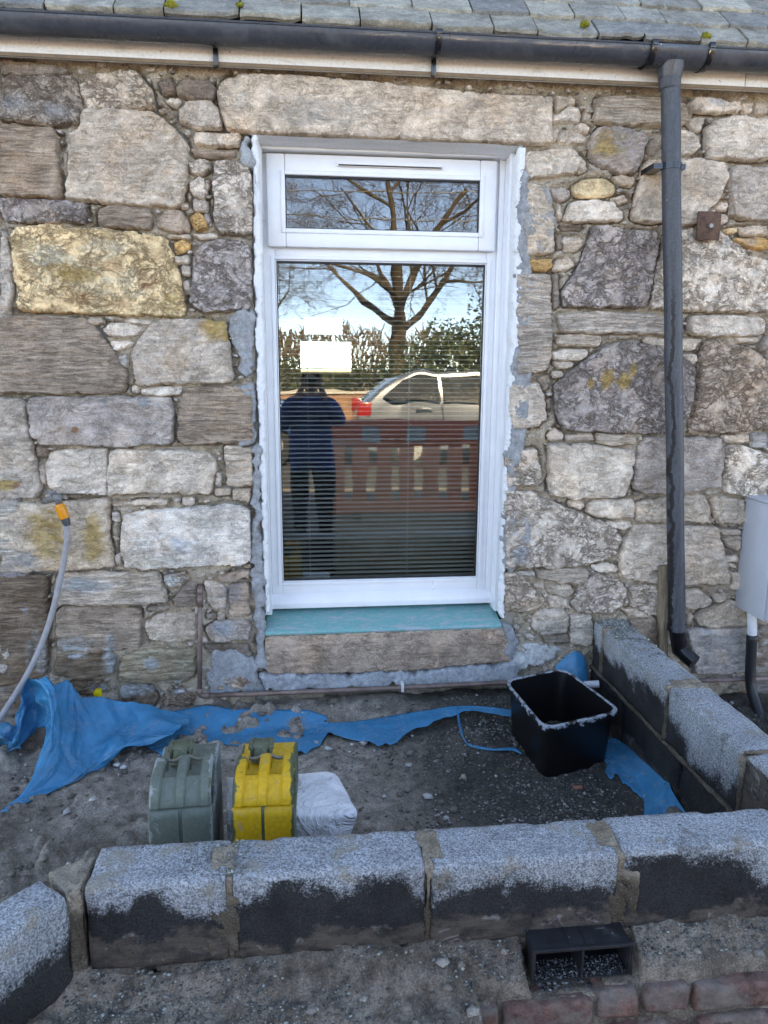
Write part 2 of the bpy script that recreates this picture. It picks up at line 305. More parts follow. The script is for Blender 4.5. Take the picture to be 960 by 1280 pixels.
# tile, colour, relief style, proud(mm), outline
STONES = """
A k s 0 0,215 150,228 255,248 268,268 100,272 0,268
A k r 6 0,280 130,275 265,275 282,312 298,380 288,448 200,455 60,435 0,430
A t r 4 285,300 340,278 430,256 490,256 545,320 568,395 480,402 320,390 292,340
A k s 4 642,312 662,290 760,290 785,322 770,355 700,360 648,338
A W s -4 592,352 654,357 640,385 602,366
A g s 4 647,400 672,368 760,366 800,402 803,465 720,465 652,440
A t t 8 300,400 420,400 560,410 625,462 680,532 685,660 650,750 400,743 240,718 245,640 250,480 292,456
A b b 5 0,455 190,465 213,500 217,718 100,715 0,710
A p r 3 0,722 150,725 310,737 318,772 300,808 150,805 20,803 0,760
A b b 3 355,768 380,748 545,757 553,800 548,830 440,828 356,818
A b s 2 567,828 577,790 602,766 655,764 685,802 687,842 640,844
A t s 0 707,490 740,478 870,482 873,500 868,528 780,530 712,523
A b b -6 692,540 858,545 858,568 780,568 702,562
A t r 0 682,592 720,577 758,582 763,606 740,633 692,630
A w s 0 690,662 720,640 740,652 750,700 738,722 706,710 688,690
A t s -4 744,650 762,648 760,684 746,688
A g s -2 702,722 753,730 753,766 706,763
A w s -3 656,742 680,736 682,754 658,756
A o r 0 690,790 720,770 745,792 750,828 716,838 700,815
A c s -6 742,775 760,772 764,800 750,812
A g r 3 777,590 800,585 903,592 913,640 916,838 880,850 800,843 772,790
A t s -4 607,853 688,852 688,864 612,862
A w s -4 697,849 780,849 788,861 722,867
A o r 0 633,882 660,869 687,880 688,905 640,921 631,910
A w s -2 634,931 684,930 686,956 642,956
L t s 6 67,240 85,207 150,195 300,202 480,217 700,240 938,256 943,375 600,364 160,346 92,338 76,300
B g s 3 0,32 25,72 44,160 39,290 20,338 0,343
B y r 9 36,76 60,42 160,27 300,46 460,52 580,76 603,120 629,200 653,300 653,353 560,354 400,345 200,343 62,333 50,250 50,150
B w s 0 613,141 664,137 667,164 621,167
B g s -2 641,172 669,174 669,210 642,207
B g s -2 643,231 664,227 679,270 651,277
B p r 4 682,140 720,97 790,83 850,87 883,110 890,300 878,324 800,334 720,341 669,310 676,240
B b b 8 0,353 120,353 300,361 344,412 399,482 448,560 438,614 400,630 200,626 0,620
B t s -2 311,361 350,358 364,372 340,383 313,379
B w s -2 433,369 470,362 538,373 529,384 470,381
B w s 0 359,401 386,379 460,381 500,396 498,410 440,427 381,419
B w s -2 386,446 410,441 469,446 461,464 401,474
B W s -4 416,496 440,489 449,510 444,534 426,527
B g t 6 462,490 491,431 545,372 600,364 730,364 798,372 807,420 823,570 813,588 700,590 600,594 520,598 481,594 470,540
B w s -2 463,601 480,599 489,619 484,629 461,624
B W s 0 496,611 600,600 638,607 638,628 560,633 496,629
B P s 5 101,661 112,641 200,639 450,639 598,642 613,682 611,770 598,803 440,818 300,810 142,806 116,780 101,720
B b b 4 631,651 661,607 740,602 820,602 888,612 893,788 840,799 650,808 627,790
P g t 4 0,496 20,498 32,505 35,532 42,575 49,600 50,612 45,622 0,626
B k s -6 122,817 164,822 164,853 127,853
B g s -3 131,886 164,882 164,948 141,948
P w s 6 62,565 92,562 134,562 134,619 71,616 60,605 59,582
P w s 5 136,562 177,563 248,565 269,572 270,582 263,617 177,617 136,619
P t b 2 281,559 315,560 316,595 314,608 292,609 282,604
C W s -4 763,90 779,96 774,134 758,131
C t s 4 0,196 60,191 150,196 280,187 383,182 383,300 403,420 300,428 100,438 0,438
C W s -3 391,227 414,227 421,264 396,261
C w s -4 391,200 500,186 588,184 588,199 480,204 401,207
C w s -4 641,181 679,181 679,202 646,202
C t s -3 756,149 809,147 811,167 761,169
C t s -2 821,151 884,147 884,194 822,184
C W s 8 431,241 480,227 650,212 830,202 879,217 887,399 850,413 700,413 500,430 441,426 421,380 426,300
C W s -3 406,382 424,377 427,414 409,417
C t b 4 201,446 330,442 500,446 558,442 588,543 500,550 300,553 196,548 191,490
C d b 2 0,452 163,452 168,640 163,800 80,828 0,838
C b b 5 201,582 216,564 350,564 493,572 498,600 493,708 350,718 211,708 199,650
C g r -2 576,457 640,447 663,461 638,488 601,498 581,480
C k b -4 606,540 660,477 690,472 698,558 640,566 611,558
C g s -4 722,472 778,477 798,500 798,568 760,573 727,550
C b s -2 766,461 830,434 883,437 883,463 830,473 777,473
C b b -3 811,491 870,482 878,520 883,588 850,603 809,593
C t s 2 516,611 560,592 688,587 693,620 688,678 600,683 531,673 516,650
C k s -5 516,566 590,562 599,577 521,580
C k s -5 727,592 758,587 763,603 732,608
C g s -4 767,587 793,592 789,610 767,608
C P s -2 727,641 760,617 858,612 883,622 878,678 741,683
C k b -5 722,702 878,697 888,738 741,728
C d b 3 201,742 260,732 390,727 408,750 398,798 290,818 201,798
C G b 3 427,742 500,717 688,707 688,808 640,828 500,828 422,818
C d r 0 242,832 360,822 368,858 300,878 247,868
C d r 0 420,850 520,835 560,880 540,920 440,915
C b r 0 570,880 640,850 690,880 660,925 580,925
C d r -3 0,860 120,850 150,960 0,965
C b r -2 750,842 820,782 898,830 890,850 762,853
D t s -2 190,352 250,350 264,368 230,384 192,404
D w s 0 184,416 240,386 270,387 284,416 280,440 230,446 185,443
D w s 0 263,456 290,448 314,461 311,484 271,479
D t s -3 180,472 204,467 199,500 185,518 174,500
D w s 0 197,501 216,471 270,481 304,501 299,519 230,525 202,519
D t b 4 332,352 560,356 658,381 668,440 640,458 540,453 430,453 331,438 336,390
D P s 4 311,520 331,482 350,462 430,462 508,481 523,510 498,590 478,628 430,630 351,603 311,570
D t s -2 501,470 544,470 544,489 521,489
D k s -4 530,502 556,497 556,560 527,558
D w s 2 600,470 640,470 689,479 718,530 689,558 600,573
D w s 4 682,380 700,352 859,367 868,395 849,407 720,407 692,400
D t s 0 872,376 909,373 904,411 876,411
D t s 0 917,381 960,371 960,414 921,411
D w s 0 672,445 690,427 729,422 733,440 719,478 691,469
D w s 7 737,466 760,442 850,422 960,432 960,583 850,578 742,573
D w s 3 77,570 91,547 160,542 259,547 283,580 263,628 150,643 91,648 81,620
D t s 0 270,562 294,576 303,618 271,626
D P s -2 167,690 210,677 244,691 244,718 210,728 181,714
D y s 0 252,680 300,652 360,642 403,670 408,699 380,718 290,716 257,709
D w s 0 392,645 430,637 479,646 469,678 421,669
D w s 0 392,720 440,707 454,730 421,741
D w s 3 217,790 241,737 330,727 400,737 433,770 433,798 330,803 231,808
D t s 8 467,790 481,720 511,602 531,582 700,577 798,592 810,650 779,730 719,788 699,818 600,813 481,803
D g s 5 822,620 850,602 960,607 960,798 880,798 827,788
D w s -2 772,750 800,732 819,742 819,763 781,766
D w s -2 762,777 819,782 819,808 781,808
D y s 0 806,832 849,827 849,848 811,850
D w s 2 856,822 960,822 960,858 871,853
D o s 0 842,867 960,867 960,913 900,898
D t s 1 86,662 129,672 149,722 184,762 184,918 82,923 77,780
D t s -3 192,742 211,742 211,798 194,798
D d b -6 207,817 284,817 284,838 207,836
D k s -4 196,857 214,852 214,903 197,903
D w s 0 219,871 240,862 280,872 284,890 259,918 221,913
E p r 7 337,41 370,30 440,47 570,57 572,120 553,230 533,323 400,323 242,320 234,270 292,190 317,120
E w r 6 566,200 600,62 690,42 790,47 840,92 880,132 960,157 960,338 760,340 561,330 547,315
E w s 0 206,186 216,156 270,151 277,175 250,193 211,193
E w s 0 231,86 250,72 299,77 307,100 280,128 246,123
E o s 0 96,162 130,152 199,152 204,178 180,193 111,188
E g b 1 72,200 130,203 189,206 198,300 193,498 179,538 140,558 74,556
E k s -4 203,205 222,200 224,320 206,332
E g b 5 217,346 400,337 580,347 653,357 656,413 560,416 380,413 232,410
E w s 6 682,361 700,352 850,352 943,357 953,380 938,418 800,423 700,420 677,400
E t b 2 217,422 374,422 380,444 360,460 222,458
E w s 2 527,432 640,432 733,437 700,473 600,468 532,449
E w s 2 202,481 240,472 319,474 323,490 299,508 207,508
E w s 0 205,516 279,516 269,534 222,538
E w s -2 202,549 239,549 239,568 206,570
E p r 9 212,600 250,562 320,512 380,472 430,442 500,442 570,462 650,492 700,522 706,580 688,680 658,748 600,768 450,768 242,753 212,710
E w s 0 667,491 709,489 711,518 691,523
E b r 7 722,500 742,442 800,437 880,462 930,492 960,512 960,753 850,763 682,768 692,700 717,600
E k s 0 937,450 960,422 960,488 942,478
E w s -3 852,431 929,431 929,444 862,445
E t s -1 183,775 210,752 239,770 239,793 187,793
E t b 0 250,777 344,770 350,793 252,796
E t b 2 360,772 494,777 496,803 421,810 362,799
E w s 0 802,777 894,772 896,798 811,800
E c b 0 907,767 960,767 960,818 907,818
P w s 6 687,556 737,556 792,563 793,580 783,621 755,623 709,623 691,620 686,600 686,575
P P s 6 800,557 809,547 832,546 902,549 904,560 902,609 854,617 805,617 792,612 796,580
P w r 5 908,559 930,557 960,568 960,621 938,622 908,615 906,595
P g r 1 632,562 671,562 678,600 672,607 634,607
E g s 0 52,600 150,592 174,640 178,718 140,748 60,748 42,680
E k s -2 147,571 189,562 194,600 171,618
E k s -3 177,652 194,642 194,688 182,688
F g r 7 32,152 120,150 198,192 330,242 419,282 443,315 419,378 350,408 200,426 110,418 34,422
F w s -1 257,191 300,187 316,205 299,218 266,208
F w s 3 327,201 350,187 480,184 490,205 484,243 420,248 341,243 322,225
F w s 0 397,264 479,262 484,279 450,290 401,278
F t s 3 497,197 540,187 600,174 738,170 753,220 748,260 600,266 502,260 492,230
F w s 3 762,182 800,174 878,182 878,263 790,268 767,225
F w s 8 447,340 491,277 540,270 600,277 778,282 798,350 822,440 818,478 700,483 560,476 442,458 442,400
F W s 0 342,419 400,410 433,425 429,443 351,438
F t b 1 147,432 300,427 328,437 308,478 230,478 151,459
F g r 4 267,550 311,472 350,447 438,472 458,500 448,558 400,583 290,578
F w r 3 472,496 520,487 575,487 575,588 540,593 482,560
F w s 1 667,502 720,502 763,535 758,558 700,568 666,568
F w s 0 772,521 818,517 814,543 781,546
F t s 3 702,602 740,577 840,542 878,572 878,628 800,633 721,628
F g r 0 27,442 80,442 128,490 168,530 158,558 100,578 32,578
F W s -3 82,442 139,442 139,453 91,455
F w s -3 132,481 174,481 174,498 141,498
F t s -1 177,486 259,486 278,510 249,528 191,519
F w s -1 187,527 254,532 258,558 191,563
F g s 1 132,601 151,572 238,572 258,600 248,653 161,658 132,640
F g s 0 262,592 343,587 343,688 319,698 266,688
F t s -2 447,571 500,571 558,600 471,598
F b s -2 472,612 565,602 570,690 480,700
F c s 2 672,642 880,637 960,632 960,790 702,798
F k s -2 167,662 259,662 263,693 181,688
F w s -2 792,292 868,292 868,308 801,308
F t s 0 802,322 868,312 863,368 821,348
F w s 0 811,387 858,382 858,403 821,403
F w s 0 821,412 853,414 849,430
F t s -2 672,582 700,592 688,624 672,623
F g s 0 890,530 960,540 960,620 890,620
F w s 0 830,440 960,445 960,500 836,500
A k s -4 575,300 620,285 636,330 590,338
A k s -4 800,290 830,275 880,290 840,300
"""
LIME = (.55, .57, .56); OCH = (.50, .33, .12); RUST = (.33, .15, .07); CREAM = (.60, .55, .42); DARK = (.12, .105, .10); GREY = (.33, .335, .33)
# stains and old limewash that belong to the stones (photo px): x, y, rx, ry, colour, strength
STAINS = [(98, 345, 25, 9, OCH, .75), (75, 335, 18, 8, OCH, .5), (150, 380, 20, 7, RUST, .6), (185, 350, 15, 14, RUST, .55), (60, 318, 30, 14, CREAM, .6), (130, 310, 35, 10, CREAM, .5),
          (140, 335, 18, 8, RUST, .55), (215, 375, 14, 18, OCH, .6), (100, 372, 22, 8, RUST, .5), (175, 330, 12, 6, OCH, .5), (120, 350, 80, 30, CREAM, .42),
          (270, 408, 15, 14, OCH, 1.0), (282, 418, 5, 10, OCH, .9), (60, 670, 24, 36, OCH, .75), (118, 672, 14, 34, OCH, .7), (10, 605, 12, 8, OCH, .8), (20, 606, 5, 4, RUST, .8),
          (25, 700, 40, 12, GREY, .6), (15, 660, 16, 10, (.5, .45, .36), .6), (230, 680, 22, 14, (.5, .53, .56), .6), (200, 700, 40, 10, CREAM, .5),
          (105, 730, 30, 10, LIME, .8), (92, 812, 18, 10, LIME, .9), (190, 828, 10, 8, LIME, .9), (50, 820, 10, 40, LIME, .5), (140, 820, 9, 30, LIME, .8), (165, 862, 30, 9, LIME, .9), (225, 858, 26, 9, LIME, .9), (100, 800, 40, 8, (.42, .42, .40), .5), (215, 725, 12, 10, LIME, .7), (150, 860, 40, 10, LIME, .6),
          (280, 785, 16, 10, (.38, .41, .44), .8), (290, 740, 14, 18, (.35, .34, .36), .6),
          (755, 182, 18, 16, OCH, .75), (770, 178, 14, 14, (.45, .37, .20), .6), (757, 474, 8, 12, OCH, .95), (778, 476, 9, 11, OCH, .95), (791, 461, 5, 9, OCH, .9), (737, 480, 5, 6, OCH, .8),
          (693, 200, 10, 6, CREAM, .5), (895, 128, 12, 5, (.6, .58, .55), .9), (650, 690, 14, 12, (.42, .45, .47), .7), (640, 660, 10, 20, (.42, .45, .47), .5),
          (190, 620, 12, 12, GREY, .3), (181, 503, 7, 6, GREY, 1.0), (130, 501, 6, 4, GREY, .9), (95, 536, 4, 4, RUST, 1.0),
          (40, 330, 8, 20, (.42, .34, .24), .4), (20, 130, 22, 12, (.36, .355, .345), .6), (70, 140, 18, 10, (.36, .355, .345), .6),
          (905, 860, 60, 10, (.48, .47, .42), .75), (900, 800, 50, 20, (.33, .32, .30), .5), (880, 790, 5, 4, LIME, 1), (940, 830, 30, 10, (.48, .47, .42), .7),
          (655, 790, 20, 10, (.36, .38, .40), .6), (735, 350, 20, 25, (.33, .32, .33), .45), (850, 320, 40, 25, (.46, .43, .39), .5), (920, 300, 30, 12, (.33, .32, .31), .5),
          (600, 145, 80, 14, (.42, .30, .24), .35), (400, 140, 60, 16, (.42, .40, .37), .5), (300, 130, 18, 14, (.5, .49, .46), .4)]
STAINS = [(at(x, y, y=0), rx*3.05/906, ry*3.05/906, c, s) for x, y, rx, ry, c, s in STAINS]

def outline(tile, s):
    ox, oy, k = TILE[tile]
    pts = []
    for w in s:
        a, b = w.split(','); p = at(ox+float(a)*k, oy+float(b)*k, y=0); pts.append((p[0], p[2]))
    P = np.array(pts)
    ar = np.sum(P[:, 0]*np.roll(P[:, 1], -1) - np.roll(P[:, 0], -1)*P[:, 1])
    return P if ar > 0 else P[::-1]
def resample(P, step, seed, amp, cut=.16, lim=.009, grow=.0045):
    # soften corners, then an uneven hand-dressed edge
    Q = []
    n = len(P)
    for i in range(n):
        a, b, c = P[i-1], P[i], P[(i+1) % n]
        for o in (a, c):
            d = o-b; L = np.linalg.norm(d); Q.append(b + d/L*min(L*cut, lim))
    P = np.array(Q); n = len(P)
    out = []
    for i in range(n):
        a, b = P[i], P[(i+1) % n]; L = np.linalg.norm(b-a); k = max(1, int(round(L/step)))
        for j in range(k): out.append(a+(b-a)*j/k)
    O = np.array(out)
    T = np.roll(O, -1, 0)-np.roll(O, 1, 0); T /= np.maximum(np.linalg.norm(T, axis=1, keepdims=True), 1e-9)
    N = np.stack([T[:, 1], -T[:, 0]], 1)
    w = fbm(O[:, 0]*20+seed, O[:, 1]*20, seed, 3)*amp*2.6 + fbm(O[:, 0]*90, O[:, 1]*90+seed, seed+3, 2)*amp
    w = w - np.maximum(0, vnoise(O[:, 0]*32+seed*2.3, O[:, 1]*32, seed+6)-.30)*amp*5.0
    return O + N*(w+grow)[:, None]
def inside(P, X, Y):
    r = np.zeros(X.shape, bool); n = len(P)
    for i in range(n):
        x0, y0 = P[i-1]; x1, y1 = P[i]
        c = (y0 > Y) != (y1 > Y)
        if y0 != y1: r ^= c & (X < (x1-x0)*(Y-y0)/(y1-y0)+x0)
    return r
def edge_dist(P, X, Y):
    d = np.full(X.shape, 1e9); n = len(P)
    for i in range(n):
        a = P[i-1]; b = P[i]; ab = b-a; L = ab@ab+1e-12
        t = np.clip(((X-a[0])*ab[0]+(Y-a[1])*ab[1])/L, 0, 1)
        d = np.minimum(d, np.hypot(X-a[0]-t*ab[0], Y-a[1]-t*ab[1]))
    return d
def terrace(h, n, k=4.):
    q = h*n; f = np.floor(q); r = q-f
    return (f+sstep(.5-.5/k, .5+.5/k, r))/n
def relief(style, X, Z, seed):
    s = seed*1.37
    lo = fbm(X*7+s, Z*7-s, seed, 3); wx = X+.022*fbm(X*14+s, Z*14, seed+20, 3); wz = Z+.022*fbm(X*14, Z*14+s, seed+21, 3)
    gr = fbm(X*85, Z*85+s, seed+8, 2)
    if style == 'r':
        h = terrace(fbm(wx*11+s, wz*13, seed+5, 4), 3.5)
        return lo*.006 + h*.017 + np.abs(fbm(wx*34, wz*40+s, seed+9, 3))*-.009 + gr*.003
    if style == 'b':
        h = terrace(fbm(wx*5+s, (Z+.012*fbm(X*6+s, Z*6, seed+2, 3))*58, seed+5, 3), 3.0)
        return lo*.006 + h*.007 + fbm(X*20, Z*130, seed+7, 2)*.003 + gr*.0022
    if style == 't':
        u = X*.55+Z*.83; v = -X*.83+Z*.55
        return lo*.005 + terrace(fbm(u*11+s, v*34, seed+5, 3), 3.)*.012 + fbm(wx*30, wz*60, seed+7, 3)*.005 + gr*.0025
    return lo*.006 + terrace(fbm(wx*14+s, wz*24, seed+5, 3), 3.)*.009 + fbm(wx*30, wz*70, seed+7, 3)*.004 + gr*.002

def slab_mesh(name, P, yback, T, rnd, style, seed, grid=.0060, tilt=(0, 0), ramp=1.0, stain=True, rs=1.0):
    lo = P.min(0); hi = P.max(0)
    gx = np.arange(lo[0], hi[0], grid); gz = np.arange(lo[1], hi[1], grid)
    X, Z = np.meshgrid(gx, gz); r = np.random.default_rng(seed)
    X = X + (r.random(X.shape)-.5)*grid*.5; Z = Z + (r.random(Z.shape)-.5)*grid*.5
    X = X.ravel(); Z = Z.ravel()
    k = inside(P, X, Z); X = X[k]; Z = Z[k]
    D = edge_dist(P, X, Z) if len(X) else X
    k = D > grid*.45; X = X[k]; Z = Z[k]; D = D[k]
    nb = len(P)
    pts = [Vector(p) for p in P] + [Vector(p) for p in np.stack([X, Z], 1)]
    vs, es, fs, ov, oe, of = delaunay_2d_cdt(pts, [(i, (i+1) % nb) for i in range(nb)], [], 1, 1e-6)
    V = np.array([v[:] for v in vs])
    DD = edge_dist(P, V[:, 0], V[:, 1])
    t = np.clip(DD/rnd, 0, 1); prof = np.sqrt(np.maximum(0, 1-(1-t)**2))**ramp
    c = (lo+hi)/2
    f = T*prof + rs*relief(style, V[:, 0], V[:, 1], seed)*(.25+.75*t) + (V[:, 0]-c[0])*tilt[0] + (V[:, 1]-c[1])*tilt[1]
    y = yback - np.maximum(f*(t > 0) + 0*f, 0)
    W = np.stack([V[:, 0], y, V[:, 1]], 1)
    F = np.array([tuple(q) for q in fs if len(q) == 3])
    # orient towards -y
    a = W[F[:, 1]]-W[F[:, 0]]; b = W[F[:, 2]]-W[F[:, 0]]
    flip = np.cross(a, b)[:, 1] > 0; F[flip] = F[flip][:, ::-1]
    me = new_mesh(name, W, F)
    if True:
        col = np.zeros((len(W), 4)); hit = False
        for p, rx, rz, cc, s in STAINS:
            if not stain or not (lo[0]-.08 < p[0] < hi[0]+.08 and lo[1]-.08 < p[2] < hi[1]+.08): continue
            q = ((W[:, 0]-p[0])/rx)**2 + ((W[:, 2]-p[2])/rz)**2
            w = s*np.clip(1.35-q**.5*.8, 0, 1)
            m = w > col[:, 3]
            col[m, :3] = cc; col[m, 3] = w[m]; hit = True
        if True:
            at_ = me.attributes.new('stain', 'FLOAT_COLOR', 'POINT'); at_.data.foreach_set('color', col.astype(np.float32).ravel())
    return me

OPEN_L, OPEN_R, OPEN_T, OPEN_B = -.188, .851, 1.965, -.02
wall = thing('stone_wall', 'old rubble stone house wall with lime mortar joints round a white window', 'wall')
ALLP = []
STREAK = dict(b=.95, t=.66, r=.12, s=.62)
for k, line in enumerate(STONES.strip().split('\n')):
    w = line.split(); tile, ck, style, proud = w[0], w[1], w[2], float(w[3])/1000
    if tile == 'E' and ck == 'w' and w[4].startswith('853'): continue
    P0 = outline(tile, w[4:])
    size = math.sqrt(np.ptp(P0[:, 0])*np.ptp(P0[:, 1]))
    P = resample(P0, .0075, k, .0022 if size > .08 else .0014, lim=.005 if size > .1 else .004)
    if tile == 'L': P = resample(P0, .0075, k, .0010, lim=.006)
    ALLP.append(P)
    rr = random.Random(k)
    big = size > .12
    T = .034+proud if big else .026+proud*1.2
    me = slab_mesh('stone', P, .026, T, .0058 if big else min(.0050, size*.15), style, k+11, tilt=((rr.random()-.5)*.07, (rr.random()-.5)*.07))
    j = [1+(rr.random()-.5)*.16 for _ in range(2)]
    c = tuple(min(.9, 1.12*v_*w_) for v_, w_ in zip(SC_[ck], (1.07, 1.0, .94))); c = (c[0]*j[0], c[1]*j[0]*(1+(j[1]-1)*.12), c[2]*j[0]*(1+(j[1]-1)*.3), STREAK[style])
    link('stone', me, M_STONE, wall, c)

# small pinning stones pressed into the wide joints
occ_step = .006
ox0, oz0 = -1.35, -.42
NX, NZ = int(3.6/occ_step), int(2.65/occ_step)
OX, OZ = np.meshgrid(ox0+np.arange(NX)*occ_step, oz0+np.arange(NZ)*occ_step)
occ = (OX > OPEN_L-.06) & (OX < OPEN_R+.05) & (OZ < OPEN_T+.03)
for P in ALLP:
    lo = P.min(0)-.01; hi = P.max(0)+.01
    i0, i1 = max(0, int((lo[0]-ox0)/occ_step)), min(NX, int((hi[0]-ox0)/occ_step)+1)
    j0, j1 = max(0, int((lo[1]-oz0)/occ_step)), min(NZ, int((hi[1]-oz0)/occ_step)+1)
    if i1 <= i0 or j1 <= j0: continue
    occ[j0:j1, i0:i1] |= inside(P, OX[j0:j1, i0:i1], OZ[j0:j1, i0:i1])
OCC0 = occ.copy()
def shifted(o, r):
    s = o.copy()
    for k in range(r):
        t = s.copy(); t[1:] |= s[:-1]; t[:-1] |= s[1:]; t[:, 1:] |= s[:, :-1]; t[:, :-1] |= s[:, 1:]; s = t
    return s
pinV = []; pinF = []; pinC = []; nb_ = 0
rr = random.Random(3)
for rad, tries in ((.024, 260), (.017, 300), (.012, 350), (.0085, 420)):
    free = np.argwhere(~shifted(occ, int(rad/occ_step)))
    if len(free) == 0: continue
    for _ in range(tries):
        j, i = free[rr.randrange(len(free))]
        if occ[j, i]: continue
        cx, cz = OX[j, i], OZ[j, i]
        a = rad*rr.uniform(.8, 1.5); b = rad*rr.uniform(.38, .85); th = rr.uniform(-.4, .4)
        R2 = int(a/occ_step)+1
        if occ[max(0, j-R2//2):j+R2//2+1, max(0, i-R2//2):i+R2//2+1].any(): continue
        n = rr.randint(5, 7)
        P = np.array([(cx+a*math.cos(th)*math.cos(2*math.pi*q/n+.3)*rr.uniform(.75, 1.1)-b*math.sin(th)*math.sin(2*math.pi*q/n+.3),
                       cz+b*math.cos(th)*math.sin(2*math.pi*q/n+.3)*rr.uniform(.75, 1.1)+a*math.sin(th)*math.cos(2*math.pi*q/n+.3)) for q in range(n)])
        occ[max(0, j-R2):j+R2+1, max(0, i-R2):i+R2+1] = True
        y0 = .022; y1 = rr.uniform(-.004, .006)
        for (px_, pz_) in P: pinV.append((px_, y0, pz_))
        for (px_, pz_) in P: pinV.append((cx+(px_-cx)*.86, y1+rr.uniform(-.002, .002), cz+(pz_-cz)*.86))
        for (px_, pz_) in P: pinV.append((cx+(px_-cx)*.5, y1-.004+rr.uniform(-.002, .002), cz+(pz_-cz)*.5))
        for q in range(n):
            q2 = (q+1) % n
            pinF.append((nb_+q, nb_+q2, nb_+n+q2, nb_+n+q)); pinF.append((nb_+n+q, nb_+n+q2, nb_+2*n+q2, nb_+2*n+q))
        pinF.append(tuple(nb_+2*n+q for q in range(n)))
        nb_ += 3*n
pin = link('pinning_stones', new_mesh('pinning_stones', pinV, pinF, False), M_STONE, wall, (.64, .56, .48, .3)); pin['kind'] = 'stuff'
a_ = pin.data.attributes.new('stain', 'FLOAT_COLOR', 'POINT'); a_.data.foreach_set('color', np.zeros(len(pinV)*4, np.float32))

# mortar bed behind the stones, with the window opening left out
gx = np.arange(-2.3, 3.4, .0065); gz = np.arange(-.60, 2.26, .0065)
X, Z = np.meshgrid(gx, gz)
Y = .0175 - .012*fbm(X*9, Z*9, 91, 4) - .007*fbm(X*42, Z*42, 92, 3) - .005*np.maximum(0, fbm(X*85, Z*85, 95, 2))
lv = np.zeros(OCC0.shape); cur = OCC0.copy()
for k in range(1, 7):
    nx = shifted(cur, 1); lv[nx & ~cur] = k; cur = nx
lv[~cur] = 7
li = np.clip(((X-ox0)/occ_step).astype(int), 0, NX-1); lj = np.clip(((Z-oz0)/occ_step).astype(int), 0, NZ-1); D = lv[lj, li]; inr = (X > ox0) & (X < ox0+NX*occ_step) & (Z > oz0) & (Z < oz0+NZ*occ_step)
crk = sstep(-.15, .25, fbm(X*7-3, Z*7, 98, 3))
Y += np.where(inr, (D <= 1.5)*(.006+.026*crk) - sstep(2, 5, D)*.010, 0)
pocket = sstep(.18, .42, fbm(X*5.5+4, Z*6.5, 96, 4)); Y += pocket*.022
ii = (X[:-1, :-1]+.0032 > OPEN_L-.02) & (X[:-1, :-1]+.0032 < OPEN_R+.02) & (Z[:-1, :-1]+.0032 > .0) & (Z[:-1, :-1]+.0032 < OPEN_T+.02)
n0, n1 = X.shape
idx = np.arange(n0*n1).reshape(n0, n1)
Q = np.stack([idx[:-1, :-1], idx[:-1, 1:], idx[1:, 1:], idx[1:, :-1]], -1)[~ii]
link('mortar_bed', new_mesh('mortar_bed', np.stack([X.ravel(), Y.ravel(), Z.ravel()], 1), Q.reshape(-1, 4)), M_BED, wall)

# cement render bands, sill stone, lime patches: relief pieces set on the wall
def band(name, pts, mat, T=.03, style='s', seed=0, rnd=.005, yb=.026, color=None, amp=.006, stain=False, label=None, rs=.6):
    P = np.array([at(a, b, y=0)[[0, 2]] for a, b in pts])
    ar = np.sum(P[:, 0]*np.roll(P[:, 1], -1)-np.roll(P[:, 0], -1)*P[:, 1])
    if ar < 0: P = P[::-1]
    P = resample(P, .008, seed, amp)
    return link(name, slab_mesh(name, P, yb, T, rnd, style, seed+300, stain=stain, rs=rs), mat, wall, color)
# rubble that carries on past the edges of the photograph
def filler(x0, x1, seed):
    rr = random.Random(seed); z = -.42; k = 0
    while z < 2.12:
        h = rr.choice((.13, .2, .24, .3)); h = min(h, 2.2-z)
        x = x0
        while x < x1-.06:
            w = min(rr.uniform(.22, .5), x1-x)
            if x1-x-w < .1: w = x1-x
            g = .012
            P = np.array([(x+g+rr.uniform(0, .02), z+g+rr.uniform(0, .02)), (x+w-g-rr.uniform(0, .03), z+g+rr.uniform(0, .02)),
                          (x+w-g-rr.uniform(0, .03), z+h-g-rr.uniform(0, .03)), (x+g+rr.uniform(0, .03), z+h-g-rr.uniform(0, .03))])
            st = rr.choice('rbts'); ck = rr.choice('ggtbwpk'); s = seed*100+k
            me = slab_mesh('stone', resample(P, .012, s, .003), .026, .036, .017, st, s, grid=.016, stain=False)
            link('stone', me, M_STONE, wall, (*SC_[ck], STREAK[st])); k += 1
            x += w
        z += h
filler(-2.3, -1.11, 5); filler(2.02, 3.4, 6)

# render bands and patches round the opening
C_CEM = (.335, .345, .35, .1); C_LIM = (.60, .61, .59, .1)
def mat_patch(name, bumpy=.6):
    t = NT(name, .93, .15); oi = t.n('ShaderNodeObjectInfo').outputs['Color']
    b = t.noise(9, 5, .6); m_ = t.noise(50, 6, .7); f = t.noise(230, 3, .7)
    c = t.mul(oi, t.rmp(b, .3, .7, .8, 1.15)); c = t.mul(c, t.rmp(m_, .35, .65, .75, 1.12)); c = t.mul(c, t.rmp(f, .3, .7, .8, 1.15))
    c = t.mix(t.rmp(t.noise(38, 7, .75, t.co(1., (1, 2, 3)), dist=.8), .60, .66, 0, .8), c, (.58, .59, .57))
    c = t.mix(t.rmp(t.noise(30, 7, .75, t.co(1., (3, 2, 3)), dist=.8), .60, .70, 0, .6), c, (.16, .135, .11))
    return t.fin(c, None, t.bump(t.math('ADD', m_, t.math('MULTIPLY', f, .5)), bumpy, .008))
M_PATCH = mat_patch('render_patch')
t = NT('white_masonry_paint', .6, .3)
n1 = t.noise(30, 6, .7, dist=.4); n2 = t.noise(150, 3, .6)
